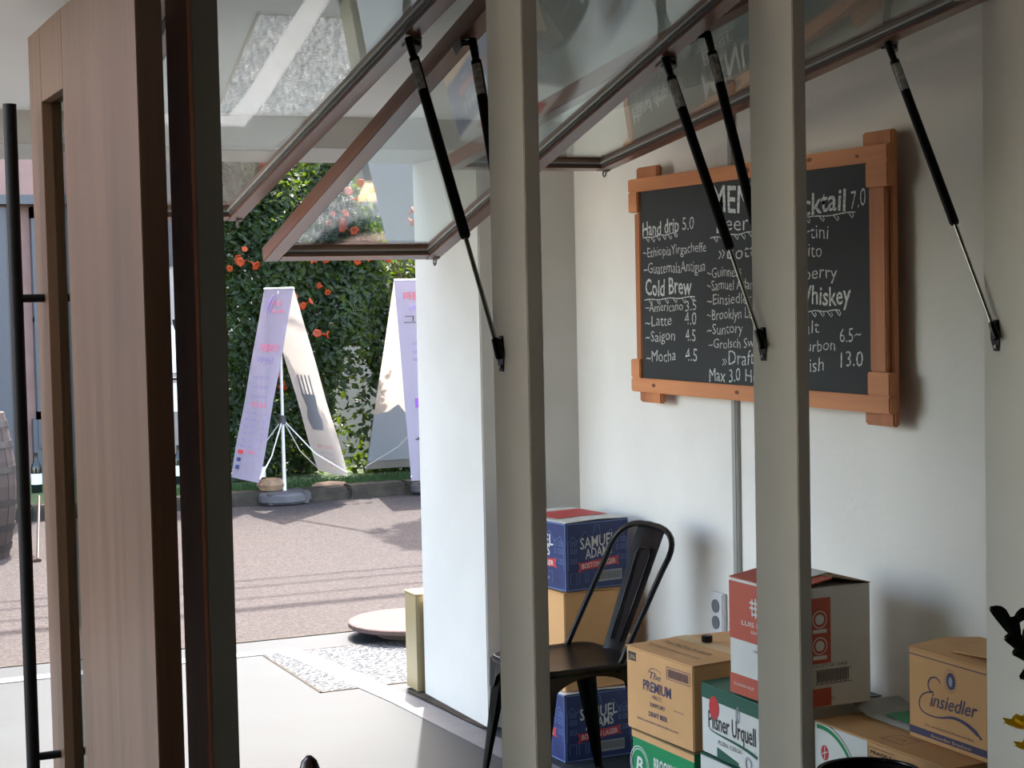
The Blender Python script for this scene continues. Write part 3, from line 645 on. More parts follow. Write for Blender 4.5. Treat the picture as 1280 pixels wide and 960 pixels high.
for j in range(3):
    text(['FRAGILE', 'BEER 24', 'KEEP DRY'][j], 'stamp_lettering', m_ink, lo, (org[0], org[1]-s*.445, hz-.030-.015*j), XL, YL, .085, .009, ext=.0008, bold=.02)
strokes('stamp_frame', m_ink, lo, org, XL, YL, [[(s*.43, hz-.066), (s*.43, hz-.014), (s*.62, hz-.014), (s*.62, hz-.066), (s*.43, hz-.066)]], .002)
strokes('flap_symbol', m_ink, lo, (0, 0, hz+.0045), (0, -1, 0), (1, 0, 0), [[(-.30, .03), (-.30, .09), (-.22, .09), (-.22, .03), (-.30, .03)], [(-.28, .05), (-.25, .07), (-.24, .05)]], .003)
# printed paper sleeve with green square lying on it
sl_ = thing('cardboard_sleeve', 'flat white cardboard sleeve with a green square, lying on the long carton by the wall', 'cardboard', (2.665, 3.575, .4815), radians(-1))
bm = bmesh.new(); nx, ny = 8, 10; g = [[bm.verts.new((.03+.16*i/nx, 0.29*j/ny, .004+.006*sin(pi*i/nx*1.3)*sin(pi*j/ny)+.020*max(0, j/ny-.7)/.3)) for j in range(ny+1)] for i in range(nx+1)]
for i in range(nx):
    for j in range(ny): bm.faces.new((g[i][j], g[i+1][j], g[i+1][j+1], g[i][j+1]))
bmesh.ops.solidify(bm, geom=bm.faces[:], thickness=.002)
obj('sleeve_sheet', bm, m_card, sl_)
bm = quadslab(bmesh.new(), [(.06, .06, .0125), (.06, .17, .0135), (.18, .17, .0125), (.18, .06, .0115)], .0012)
obj('green_square', bm, m_green, sl_)

# Einsiedler carton
ec = carton('light brown beer carton with a navy script name and navy band, nearest the right post', (2.680, 3.276, .4815), radians(0), .222, .302, .226, m_kraft, mtop=m_kraft, bulge=.010)
s, hz = .302, .226; org = (-.0004, s, 0)
m_ek = m_navy
strokes('top_line', m_plum, ec, org, XL, YL, [[(.002, hz-.014), (s-.002, hz-.014)]], .003)
plate('navy_band', m_navy, ec, org, XL, YL, rect(.002, .012, s-.002, .030), .0006)
tl(ec, org, s, 'Einsiedler Brauhaus', .30, .0165, .5, .008, m_kraftl).location = (-.0006, 0, 0)
tl(ec, org, s, 'Ein saechsisches Premium Bier', .22, .040, .62, .007, m_plum)
# script initial and name, with the long swash below
Epath = bez([(s*.42, .158), (s*.38, .176), (s*.28, .170), (s*.26, .150), (s*.25, .134), (s*.30, .128), (s*.33, .130), (s*.22, .128), (s*.13, .112), (s*.14, .088), (s*.16, .062), (s*.40, .068), (s*.50, .078), (s*.62, .088), (s*.78, .082), (s*.93, .052)])
nE = len(Epath); strokes('script_swash', m_navy, ec, org, XL, YL, [(Epath, [.0035 + (.009*max(0, (k/nE-.72))/.28 if k/nE < .97 else .002) for k in range(nE)])], .004)
tl(ec, org, s, 'insiedler', .28, .094, .60, .036, m_navy, shear=.35, bold=.004, arch=lambda q: .006*q, name='brand_lettering')
plate('oval_badge', m_navy, ec, org, XL, YL, ell(s*.55, .170, .017, .021), .0007)
plate('oval_head', m_greyp, ec, org, XL, YL, ell(s*.55, .169, .007, .012, 14), .0011)
strokes('badge_rays', m_plum, ec, org, XL, YL, [[(s*.55+.021*cos(a_), .170+.025*sin(a_)), (s*.55+.026*cos(a_), .170+.030*sin(a_))] for a_ in [2*pi*k/22 for k in range(22)]], .0016)
obj('raised_flap', quadslab(bmesh.new(), [(.03, .01, hz+.018), (.03, .17, hz+.010), (.2, .17, hz+.006), (.2, .01, hz+.022)], .003), m_kraft, ec)

# ================================================================== METAL CHAIR (pressed steel, porch)
def lerp(a, b, t): return a+(b-a)*t
ch = thing('metal_chair', 'gunmetal pressed-steel bistro chair with a bent tube back, by the wall behind the middle post', 'chair', (2.41, 5.015, 0), radians(2))
# local: faces -x, back at +x; seat 0.36
bm = bmesh.new()
def rr(hw, hd, r, n=6):
    pts = []
    for cx, cy, a0 in ((hw-r, hd-r, 0), (-hw+r, hd-r, pi/2), (-hw+r, -hd+r, pi), (hw-r, -hd+r, 3*pi/2)):
        for k in range(n+1): pts.append((cx+r*cos(a0+pi/2*k/n), cy+r*sin(a0+pi/2*k/n)))
    return pts
rings = []
for (hw, hd, r, z) in ((.05, .05, .03, .438), (.13, .13, .05, .440), (.172, .172, .055, .446), (.184, .184, .06, .450), (.190, .190, .06, .446), (.191, .191, .06, .436), (.188, .188, .058, .428)):
    rings.append([bm.verts.new((a, b_, z)) for a, b_ in rr(hw, hd, r)])
N = len(rings[0])
for i in range(len(rings)-1):
    for k in range(N): bm.faces.new((rings[i][k], rings[i][(k+1) % N], rings[i+1][(k+1) % N], rings[i+1][k]))
bm.faces.new(rings[0])
obj('seat', bm, m_chair, ch, smooth='all')
# aprons with arches
for k in range(4):
    a = k*pi/2; bm = bmesh.new(); n_ = 14; top = []; bot = []
    for i in range(n_+1):
        t = i/n_; x_ = lerp(-.172, .172, t); arch = .095 - .075*max(0, 1-((t-.5)/.42)**2)**.5 if abs(t-.5) < .42 else .095
        top.append((x_, .182, .438)); bot.append((x_, .186, .438-arch))
    for i in range(n_):
        quadslab(bm, [top[i], top[i+1], bot[i+1], bot[i]], .002)
    bmesh.ops.rotate(bm, cent=(0, 0, 0), matrix=Matrix.Rotation(a, 3, 'Z'), verts=bm.verts)
    obj('apron', bm, m_chair, ch)
for sx in (-1, 1):
    for sy in (-1, 1):
        bm = bmesh.new(); tp = Vector((sx*.168, sy*.168, .43)); ft = Vector((sx*(.215 if sx < 0 else .235), sy*.205, .0)); R_ = []
        prof = lambda s_: [(-s_, s_*.1), (0, 0), (s_*.1, -s_)]
        secs = []
        for i in range(7):
            t = i/6; c_ = tp.lerp(ft, t); s_ = lerp(.060, .018, t)
            secs.append([bm.verts.new(c_ + Vector((-sx*s_, 0, 0))), bm.verts.new(c_ + Vector((-sx*s_*.12, sy*.006*(1-t), 0))), bm.verts.new(c_ + Vector((0, 0, 0))), bm.verts.new(c_ + Vector((sx*.006*(1-t), -sy*s_*.12, 0))), bm.verts.new(c_ + Vector((0, -sy*s_, 0)))])
        for i in range(6):
            for k in range(4): bm.faces.new((secs[i][k], secs[i][k+1], secs[i+1][k+1], secs[i+1][k]))
        bmesh.ops.solidify(bm, geom=bm.faces[:], thickness=.002)
        lg = obj('leg', bm, m_chair, ch, smooth=True)
        obj('foot_cap', B(ft.x-.012-sx*.006, ft.x+.012-sx*.006, ft.y-.012-sy*.006, ft.y+.012-sy*.006, 0, .012, bev=.003), m_black, lg)
# bent tube back
P = []
xb = lambda z: .165+(z-.43)*.40
xt = lambda z: .095+(z-.43)*.555
for z in (.42, .48, .56, .64, .72): P.append((xt(z), -.178-.012*(z-.4), z))
for k in range(15):
    a = pi*k/14; zz = .765+.085*sin(a)**.9 if 0 < k < 14 else .765; ca = cos(a); P.append((xt(zz), -.186*(abs(ca)**.75)*(1 if ca > 0 else -1), zz))
for z in (.72, .64, .56, .48, .42): P.append((xt(z), .178+.012*(z-.4), z))
obj('back_tube', T(P, .0098, 12), m_chair, ch, smooth='all')
# slat with a raised rib
def slatgrid(w0, w1, z0, z1, off, nx=8, nz=10, rib=0):
    bm = bmesh.new(); g = []
    for j in range(nz+1):
        t = j/nz; z = lerp(z0, z1, t); wv = lerp(w0, w1, t); row = []
        for i in range(nx+1):
            s_ = i/nx*2-1; row.append(bm.verts.new((xb(z)-off + .018*(s_*s_-1)*-1*0 + .010*(1-s_*s_), s_*wv/2, z)))
        g.append(row)
    for j in range(nz):
        for i in range(nx): bm.faces.new((g[j][i], g[j][i+1], g[j+1][i+1], g[j+1][i]))
    bmesh.ops.solidify(bm, geom=bm.faces[:], thickness=.002); return bm
obj('back_slat', slatgrid(.115, .175, .41, .840, -.002), m_chair, ch, smooth=True)
bm = bmesh.new()
for wv0, wv1, z0, z1 in ((.058, .090, .48, .775),):
    ring = []
    for z, s_ in ((z0, -1), (lerp(z0, z1, .5), -1), (z1-.02, -1), (z1, -.7), (z1, .7), (z1-.02, 1), (lerp(z0, z1, .5), 1), (z0, 1)):
        ring.append((xb(z)+.003, s_*lerp(wv0, wv1, (z-z0)/(z1-z0))/2, z))
    tube(bm, ring, .0035, 8)
obj('slat_rib', bm, m_chair, ch, smooth='all')

# ================================================================== BLACK BIN
bn = thing('round_bin', 'round black bin with a glossy rolled rim in front of the long low carton', 'bin', (2.405, 3.365, 0))
obj('bin_body', L([(0, .004), (.10, .004), (.104, .0), (.122, .472), (.116, .472), (.098, .012), (0, .012)], seg=48), m_black, bn, smooth=True)
bm = bmesh.new(); pts = [(.119*cos(2*pi*k/40), .119*sin(2*pi*k/40), .475) for k in range(41)]; tube(bm, pts, .006, 8, cap=False)
obj('rolled_rim', bm, m_gloss, bn, smooth='all')
obj('bin_liner', L([(.0, .34), (.05, .36), (.085, .345), (.112, .45), (.113, .468)], seg=24), m_black, bn, smooth=True)

# ================================================================== CREAM BOX, GRANITE SLAB
cx_ = thing('cream_box', 'glossy cream lacquered box standing against the street side of the white pillar', 'box', (2.496, 6.575, 0), radians(-1))
obj('box_body', box(B(0, .30, 0, .135, .008, .400, bev=.003), .02, .28, .02, .115, .0, .01), m_cream, cx_)
obj('box_lid', B(-.002, .302, -.002, .137, .4005, .408, bev=.002), m_cream, cx_)
gs = thing('granite_disc', 'round pinkish granite disc resting slightly raised on the ground beside the cream box', 'slab', (2.925, 7.76, .004))
obj('disc_top', L([(0, .045), (.30, .045), (.305, .049), (.305, .066), (.30, .070), (0, .070)], seg=64), m_slab, gs, smooth=True)
obj('disc_foot', L([(0, 0), (.17, 0), (.17, .0448), (0, .0448)], seg=32), m_slabe, gs, smooth=True)

# ================================================================== BANNERS
VD = Vector((sin(radians(17.2)), cos(radians(17.2)), 0)); LT = Vector((cos(radians(17.2)), -sin(radians(17.2)), 0))
def banner(label, ridge_near, ridge_vec, nvec, zt, zb, sl, sr, left_prints, right_prints, base_loc, pole_top, base_rot):
    """two hanging sheets that share a ridge; ridge_vec runs along the ridge, nvec is the side of the first sheet"""
    t = thing('banner_stand', label, 'banner', (base_loc[0], base_loc[1], 0))
    Bs = Vector((base_loc[0], base_loc[1], 0)); R = lambda p: Vector(p)-Bs
    A = Vector((ridge_near[0], ridge_near[1], zt)); A2 = A+ridge_vec
    for sg, spread, mt, prints in ((1, sl, m_ban, left_prints), (-1, sr, m_banb, right_prints)):
        lo_ = nvec*spread*sg + Vector((0, 0, zb-zt)); g = []; bm = bmesh.new(); ny_ = 12
        n_ = ridge_vec.cross(lo_).normalized()
        for j in range(ny_+1):
            row = []
            for i in range(5):
                p = A + ridge_vec*(i/4) + lo_*(j/ny_) + n_*.006*sin(j*1.1+i*.8)*(j/ny_)
                row.append(bm.verts.new(R(p)))
            g.append(row)
        for j in range(ny_):
            for i in range(4): bm.faces.new((g[j][i], g[j][i+1], g[j+1][i+1], g[j+1][i]))
        bmesh.ops.solidify(bm, geom=bm.faces[:], thickness=.002)
        sh = obj('banner_sheet', bm, mt, t)
        prints(sh, R, A, A2, ridge_vec, lo_)
    # frame: ridge rod, pole, braces
    obj('ridge_rod', T([R(A), R(A2)], .008, 8), m_pole, t, smooth=True)
    mid = (A+A2)/2; pb = Vector((mid.x, mid.y, .09)); 
    obj('pole', T([R(Vector((mid.x, mid.y, zt-.02))), R(Vector((mid.x, mid.y, .7))), R(pb)], [.011, .013, .016], 12), m_pole, t, smooth=True)
    hub = Vector((mid.x, mid.y, .66)); obj('hub', T([R(hub+Vector((0, 0, .03))), R(hub-Vector((0, 0, .04)))], .028, 12), m_plastic, t, smooth=True)
    for sg, spread in ((1, sl), (-1, sr)):
        for e in (0, 1):
            c_ = A+ridge_vec*e+nvec*spread*sg*.98+Vector((0, 0, zb-zt+.03)); m2 = hub.lerp(c_, .5)+Vector((0, 0, -.06))
            obj('brace', T([R(hub), R(m2), R(c_)], .005, 6), m_pole, t, smooth=True)
    bw = obj('water_base', L([(0, 0), (.20, 0), (.22, .02), (.22, .065), (.20, .085), (.12, .095), (0, .095)], seg=28), m_plastic, t, smooth=True)
    bw.scale = (1.0, .85, 1); bw.location = R(Vector((mid.x, mid.y, 0))); bw.rotation_euler = (0, 0, base_rot)
    for a_ in range(4): obj('base_lug', lathe(bmesh.new(), [(0, -.0), (.03, 0), (.04, .09), (0, .1)], 10, (.19*cos(a_*pi/2+.78), .16*sin(a_*pi/2+.78), 0)), m_plastic, t, loc=bw.location)
    return t
def sheet_text(sh, org, xd, yd, off, items, u_):
    for body, fx, fy, wf, hh, m in items:
        n_ = Vector(xd).cross(Vector(yd)).normalized()
        text(body, 'printed_lettering', m, sh, Vector(org)+Vector(xd)*fx+Vector(yd)*(-fy)+n_*off, xd, yd, wf, hh, ext=.0, bold=.01)
def lp(sh, R, A, A2, rv, lo_):
    # outer face of left sheet is seen: reads from the far edge to the near one
    xd = (-rv).normalized(); yd = (-lo_).normalized(); org = R(A2); off = .011; L_ = lo_.length; w_ = rv.length
    it = [('가맹문의', .12, L_*.33, .38, .05, m_pink), ('메뉴판', .15, L_*.39, .30, .04, m_lilac), ('커피 · 음료', .20, L_*.09, .22, .03, m_pink), ('천연 재료', .24, L_*.13, .26, .022, m_pink)]
    for k in range(3): it.append(('◼ 010-0000', .1, L_*(.475+.05*k), .36, .02, m_lilac))
    for k in range(6): it.append(('메뉴 이름        50', .1, L_*(.66+.035*k), .40, .016, m_lilac))
    it = [(b_, fx, fy, wf, hh, m) for b_, fx, fy, wf, hh, m in it if '010' not in b_]
    it += [('차 한 잔의 여유', .12, L_*(.475+.05*k), .32, .02, m_lilac) for k in range(3)]
    it += [('추천 음료', .16, L_*.62, .30, .03, m_pink), ('SNS', .22, L_*.86, .2, .022, m_pink)]
    sheet_text(sh, org, xd, yd, off, it, 0)
    plate('red_square', m_red, sh, org + xd*0 - yd*L_*.87 + xd.cross(yd)*off, xd, yd, rect(.08, 0, .18, .03), .0004)
    plate('blue_square', m_blue, sh, org - yd*L_*.91 + xd.cross(yd)*off, xd, yd, rect(.08, 0, .15, .03), .0004)
    plate('blue_square', m_blue, sh, org - yd*L_*.95 + xd.cross(yd)*off, xd, yd, rect(.08, 0, .15, .03), .0004)
    F = [bez([(.20, -.20), (.14, -.12), (.20, -.08), (.24, -.06)]), bez([(.22, -.21), (.20, -.12), (.26, -.09), (.27, -.07)]), bez([(.16, -.22), (.12, -.14), (.15, -.10), (.19, -.07)])]
    strokes('feather_logo', m_lilac, sh, org + xd.cross(yd)*off, xd, yd, [(q, [.004+.022*sin(pi*k/(len(q)-1)) for k in range(len(q))]) for q in F], .02, 0)
def rp_(sh, R, A, A2, rv, lo_):
    # inner face of the right sheet shows the mirrored print through the cloth
    xd = rv.normalized(); yd = (-lo_).normalized(); org = R(A); n_ = xd.cross(yd).normalized(); inner = n_
    side = 1 if inner.dot(-LT) > 0 else -1; L_ = lo_.length
    base = org + inner*side*.011; 
    def Q(pts): return [(a, -b_*L_) for a, b_ in pts]
    fork = [Q([(.18+.07*k, .46), (.19+.07*k, .57)]) for k in range(4)]
    strokes('fork_print', m_greyp, sh, base, xd, yd, [(q, .03) for q in fork], .03, 0)
    plate('hand_print', m_greyp, sh, base, xd, yd, Q([(.16, .565), (.20, .66), (.16, .70), (.20, .76), (.40, .76), (.45, .69), (.38, .64), (.43, .565)]), .0003)
    for k, (f, w_, m) in enumerate(((.86, .36, m_pink), (.895, .34, m_greyp), (.925, .26, m_greyp), (.955, .18, m_pink), (.18, .3, m_greyp))):
        text(['맛있는 하루', '오늘의 메뉴', '커피와 빵', '환영', '카페'][k], 'printed_lettering', m, sh, base + xd*(.45 if side > 0 else .12) - yd*L_*f, xd if side < 0 else xd, yd, w_*.8, .028, ext=.0)
bannerA = banner('pale lilac two-sided banner stand with fork print, standing alone in front of the flowering vine', (4.000, 13.02), VD*.52-LT*.235, (-LT*.92-VD*.39).normalized(), 1.69, .20, .33, .42, lp, rp_, (3.97, 13.05), 0, .3)
def l2(sh, R, A, A2, rv, lo_):
    xd = rv.normalized(); yd = (-lo_).normalized(); org = R(A); L_ = lo_.length
    it = [('자몽과 라임', .06, L_*.10, .40, .055, m_red), ('보리와', .10, L_*.155, .30, .04, m_lilac), ('그랑메뉴', .05, L_*.22, .44, .06, m_ink), ('시원한 음료를 만나보세요', .1, L_*.33, .42, .022, m_lilac), ('신선한 과일과 함께', .1, L_*.37, .40, .022, m_lilac), ('매일 아침 만듭니다', .1, L_*.41, .40, .022, m_lilac), ('커피 한 잔', .22, L_*.50, .3, .022, m_lilac), ('Take', .12, L_*.625, .18, .045, m_card), ('레드와인', .18, L_*.68, .34, .04, m_ink), ('백포도주', .18, L_*.735, .3, .032, m_lilac), ('450ml', .06, L_*.81, .34, .05, m_ink)]
    plate('purple_patch', m_purple, sh, org - yd*L_*.64 + xd.cross(yd)*.008, xd, yd, rect(.09, 0, .40, .075), .0006)
    sheet_text(sh, org, xd, yd, .012, it, 0)
    plate('drink_photo', m_red, sh, org - yd*L_*.98 + xd.cross(yd)*.008, xd, yd, rect(.09, 0, .42, .14), .0006)
    plate('drink_photo_top', m_rock, sh, org - yd*L_*.98 + xd.cross(yd)*.008, xd, yd, rect(.09, .1405, .42, .205), .0006)
def r2_(sh, R, A, A2, rv, lo_):
    xd = rv.normalized(); yd = (-lo_).normalized(); org = R(A); L_ = lo_.length
    off = xd.cross(yd)*(.010)
    plate('grey_landscape_print', m_greyp, sh, org - yd*L_*.95 + off, xd, yd, [(.0, .0), (.6, 0), (.6, .55), (.5, .50), (.4, .52), (.28, .46), (.2, .55), (.12, .48), (0, .46)], .0006)
    plate('grey_landscape_print', m_greyp, sh, org - yd*L_*.95 - off, xd, yd, [(.0, .0), (.6, 0), (.6, .55), (.5, .50), (.4, .52), (.28, .46), (.2, .55), (.12, .48), (0, .46)], .0006)
bannerB = banner('pink banner stand with red and purple print, cut off by the white pillar', (4.94, 13.33), (LT*.57+VD*.17), (-VD*.954+LT*.30).normalized(), 1.74, .13, .28, .80, l2, r2_, (5.2, 13.25), 0, .5)
rk = obj('rock', L([(0, 0), (.10, .0), (.125, .05), (.10, .095), (.05, .11), (0, .105)], seg=9), m_rock, smooth=True, loc=(3.88, 13.36, .10)); rk.scale = (1.0, .8, .85)
tag(rk, 'brown rock sitting on the curb behind the grey water base', 'rock')
rk2 = obj('rock', L([(0, 0), (.09, .0), (.105, .03), (.08, .07), (0, .085)], seg=8), m_rock, smooth=True, loc=(4.42, 13.56, .05)); rk2.scale = (1.6, .8, .8)
tag(rk2, 'low long brown rock at the grass edge between the two banner stands', 'rock')

# ================================================================== VINE HEDGE
vh = thing('trumpet_vine', 'tall dark green trumpet vine hedge with orange flowers behind the banner stands', 'hedge', (5.6, 15.0, .05))
rnd = random.Random(3)
def top_z(x): return 3.15 + .25*sin(x*2.1) + .15*sin(x*5.3) - max(0, (x-4.95))*1.9 if x < 5.45 else 2.02+.14*sin(x*4)+.08*sin(x*9)
vs, fs = [], []
def leaf(c, n_, l, w_):
    n_ = n_.normalized(); t = n_.orthogonal(); t.rotate(Matrix.Rotation(rnd.uniform(0, 6.28), 3, n_)); s_ = n_.cross(t); i = len(vs)
    vs.extend([c-t*l*.5, c+s_*w_*.5+n_*w_*.18, c+t*l*.5-n_*l*.1, c-s_*w_*.5+n_*w_*.18]); fs.extend([(i, i+1, i+2), (i, i+2, i+3)])
cnt = 0
while cnt < 52000:
    x = rnd.uniform(3.72, 8.2); z = rnd.uniform(.0, 3.5); tz = top_z(x)
    if z > tz: continue
    front = 14.35 + .16*sin(x*3.1+z*2.2) + .12*sin(x*7.3-z*4.1) + (.25*(1-z/.5) if z < .5 else 0) + max(0, z-tz+.5)*.5
    if x < 3.9: front += (3.9-x)*.8
    if 4.75 < x < 5.15 and z < 1.15 and rnd.random() < .82: continue       # thin place where the wall shows
    y_ = front + abs(rnd.gauss(0, .22)); 
    if z > tz-.3: y_ = front + rnd.uniform(0, .9)
    c = Vector((x, y_, z)) - Vector((5.6, 15.0, 0)); nn = Vector((rnd.gauss(0, .6), rnd.gauss(-.7, .6), rnd.gauss(.6, .6)))
    leaf(c, nn, rnd.uniform(.045, .085), rnd.uniform(.025, .042)); cnt += 1
fo_ = obj('foliage', (vs, fs), m_leaf, vh); fo_['kind'] = 'stuff'
bm = bmesh.new()
for x in (3.85, 4.3, 4.62, 5.5, 6.1, 6.8, 7.4):
    z_ = 0; q = Vector((x-5.6, -.05, 0)); pts = [q.copy()]
    for k in range(7): q = q+Vector((rnd.uniform(-.12, .12), rnd.uniform(-.06, .06), .27)); pts.append(q.copy())
    tube(bm, pts, [.035-.003*k for k in range(8)], 7)
obj('stems', bm, m_bark, vh, smooth='all')
# trumpet flowers
bm = bmesh.new()
for k in range(2):
    a = k*2.6; dirv = Vector((cos(a)*.6, -.8, sin(a)*.5-.1)).normalized(); o0 = Vector((cos(a)*.02, 0, sin(a)*.02))
    F = dirv.to_track_quat('Z', 'Y').to_matrix().to_4x4(); F.translation = o0
    b2 = lathe(bmesh.new(), [(.006, 0), (.010, .035), (.018, .06), (.044, .078), (.030, .080), (.0, .045)], 5); bmesh.ops.transform(b2, matrix=F, verts=b2.verts); merge(bm, b2)
fl = obj('flower', bm, m_flower, vh, smooth='all')
spots = [(283,301),(296,276),(307,352),(343,343),(358,340),(324,375),(305,447),(385,394),(398,392),(415,391),(424,394),(455,372),(404,488),(418,335),(432,333),(425,328),(477,283),(489,286),(456,251),(458,265),(502,291),(352,330),(446,566),(470,338),(506,334),(395,215),(300,400),(375,440),(440,430),(500,255),(520,240),(540,330),(560,280)]
spx = [(4.0+(px-360)/2185*15.0*1.02, 1.62+(393-.021*px-py)/2185*14.6) for px, py in spots]
spx += [(5.8, 1.4), (6.2, 1.7), (6.6, 1.0), (7.1, 1.5), (7.5, 1.2)]
for i, (x, z) in enumerate(spx):
    c = fl if i == 0 else fl.copy()
    if i: C.objects.link(c); c.parent = vh
    fr = 14.35 + .16*sin(x*3.1+z*2.2) + .12*sin(x*7.3-z*4.1)
    c.location = (x-5.6, fr-15.0-.07, z-.05); c.rotation_euler = (rnd.uniform(-.5, .5), rnd.uniform(0, 6.28), rnd.uniform(-.5, .5)); s_ = rnd.uniform(.65, 1.1); c.scale = (s_, s_, s_)
# grass blades at the curb
vs, fs = [], []
for k in range(9000):
    x = rnd.uniform(2.4, 7); y_ = 13.52+rnd.random()**1.3*.72; hh = rnd.uniform(.02, .06); a = rnd.uniform(0, 3.14); i = len(vs); w_ = .006
    vs += [(x-w_*cos(a), y_-w_*sin(a), .048), (x+w_*cos(a), y_+w_*sin(a), .048), (x+rnd.uniform(-.02, .02), y_+rnd.uniform(-.02, .02), .048+hh)]; fs.append((i, i+1, i+2))
g_ = obj('grass', (vs, fs), m_blade); tag(g_, 'short green grass along the curb below the vine hedge', 'grass', kind='stuff')

# ================================================================== BUILDINGS ACROSS THE STREET
bl = thing('pink_shop_building', 'pink stucco shop building with grey shutters across the street, behind the black door handle', 'building', (-3, 15.6, .05))
obj('wall', box(B(-9, 6.05, .101, 6, 0, 11.8), -9, 6.05, 0, .1005, 2.50, 11.8), m_pinkw, bl); obj('door_pier', B(5.84, 6.05, 0, .1, 0, 2.42, bev=.004), m_pinkw, bl)
obj('lintel', B(-9, 6.05, -.08, .0, 2.42, 2.50), m_shut, bl)
for k, x in enumerate([-1.5+.26*i for i in range(27)]):
    if x < 5.2: obj('shutter_slat', B(x, x+.235, -.02, .02, .0, 2.40, bev=.012), m_shut, bl)
w_ = obj('display_window', B(5.50, 5.80, .06, .08, .6, 2.30), m_bglass, bl)
obj('window_frame', box(box(box(box(B(5.44, 5.50, -.02, .1, .3, 2.4), 5.78, 5.84, -.02, .1, .3, 2.4), 5.44, 5.84, -.02, .1, 2.3, 2.4), 5.44, 5.84, -.02, .1, .55, .62), 5.44, 5.84, -.01, .1, 1.4, 1.44), m_shut, w_)
obj('base_panel', B(5.40, 5.84, .0, .1, 0, .55), m_shut, bl)
gb = thing('grey_building', 'plain grey building wall showing above the vine between hedge top and pillar', 'building', (5.3, 18.0, .05))
obj('wall', B(-.2, 9, 0, 4, 0, 4.4), m_bwall, gb)
obj('parapet', B(-.25, 9.05, -.08, 4.05, 4.4, 4.6), m_bwall, gb)
pb_ = thing('lavender_building', 'lavender-grey house front glimpsed between the wooden door and the darkest post', 'building', (3.3, 17.2, .05))
obj('wall', B(-.2, 1.6, 0, 3, 1.9, 5.0), m_bwall, pb_); obj('lower_wall', B(-.2, 1.6, .02, 3, 0, 1.9), m_bwall2, pb_)
gw = thing('garden_wall', 'low pale garden wall behind the thin part of the vine', 'wall', (5.4, 16.2, .05))
obj('wall_slab', B(-.9, 3.4, 0, .12, 0, 1.25), m_bwall2, gw); obj('coping', B(-.92, 3.42, -.03, .15, 1.25, 1.31), m_pinkw, gw)
# sign easel seen in the slit
es = thing('white_easel_sign', 'small white easel sign in the slit between door and darkest post', 'sign', (3.44, 14.68, .05))
obj('sign_board', quadslab(bmesh.new(), [(-.16, 0, .95), (.16, .0, .95), (.05, .1, 1.35), (-.05, .1, 1.35)], .015), m_card, es)
obj('sign_board', quadslab(bmesh.new(), [(-.14, -.01, .62), (.14, -.01, .62), (.14, .05, .86), (-.14, .05, .86)], .012), m_card, es)
obj('sign_frame', tube(tube(T([(-.16, -.02, 0), (-.03, .1, 1.4)], .012, 8), [(.16, -.02, 0), (.03, .1, 1.4)], .012, 8), [(-.15, 0, .9), (.15, 0, .9)], .012, 8), m_black, es, smooth=True)

# barrels, packet, bottles
def barrel(x, y_, label):
    t = thing('oak_barrel', label, 'barrel', (x, y_, -.008)); H_ = .93; n_ = 22
    pr = lambda z: .255+.062*sin(pi*z/H_)
    st = None
    for k in range(n_):
        bm = bmesh.new(); a0, a1 = -pi/n_*.94, pi/n_*.94; rows = []
        for j in range(7):
            z = H_*j/6; r_ = pr(z); rows.append([bm.verts.new((r_*cos(a0), r_*sin(a0), z)), bm.verts.new((r_*cos(a1), r_*sin(a1), z)), bm.verts.new(((r_-.02)*cos(a1), (r_-.02)*sin(a1), z)), bm.verts.new(((r_-.02)*cos(a0), (r_-.02)*sin(a0), z))]) if st is None else None
        if st is None:
            for j in range(6):
                for i in range(4): bm.faces.new((rows[j][i], rows[j][(i+1) % 4], rows[j+1][(i+1) % 4], rows[j+1][i]))
            bm.faces.new(rows[0][::-1]); bm.faces.new(rows[-1]); st = obj('stave', bm, m_barrel, t)
        else:
            bm.free(); c = st.copy(); C.objects.link(c); c.parent = t; c.rotation_euler = (0, 0, 2*pi*k/n_)
    for z in (.07, .2, .36, .57, .73, .86):
        obj('hoop', L([(pr(z-.02)+.003, z-.02), (pr(z-.02)+.006, z-.02), (pr(z+.02)+.006, z+.02), (pr(z+.02)+.003, z+.02)], seg=40), m_hoop, t, smooth=True)
    obj('head', L([(0, H_-.03), (.24, H_-.03), (.24, H_-.01), (0, H_-.01)], seg=30), m_barrel, t)
    return t
barrel(1.35, 11.62, 'dark oak barrel across the street, right of its twin, with a white packet on top')
barrel(.75, 11.75, 'dark oak barrel at the left edge, furthest from the wooden door')
pk = thing('white_packet', 'small white and green packet lying on the oak barrel', 'packet', (1.46, 11.56, .924), .2)
obj('packet_body', B(-.09, .07, -.05, .05, 0, .065, bev=.006), m_card, pk); obj('green_label', B(-.075, .02, -.0515, -.0502, .01, .045), m_dgreen, pk)
def bottle(i, x, y_, label):
    t = thing('wine_bottle', label, 'bottle', (x, y_, .05), 0, 'wine bottles stood on the grass'); 
    obj('bottle_body', L([(0, 0), (.042, 0), (.045, .01), (.045, .20), (.040, .23), (.018, .265), (.0155, .28), (.0155, .33), (0, .33)], seg=20), m_bottle, t, smooth=True)
    obj('paper_label', L([(.0457, .07), (.0457, .16)], seg=20), m_card, t, smooth=True)
    return t
bl_ = ['wine bottle beside the black door handle across the street', 'wine bottle with a white label in the slit left of the darkest post', 'wine bottle right behind its neighbour in the slit left of the darkest post', 'wine bottle at the left edge of the vine, right of the darkest post', 'wine bottle glimpsed behind the wooden door glass']
for i, (x, y_) in enumerate(((2.28, 14.75), (3.46, 14.72), (3.38, 14.86), (4.02, 14.18), (2.75, 14.8))): bottle(i, x, y_, bl_[i])
stk = thing('wooden_stick', 'thin reddish stick leaning low by the road beside the black door handle', 'stick', (1.72, 11.2, 0))
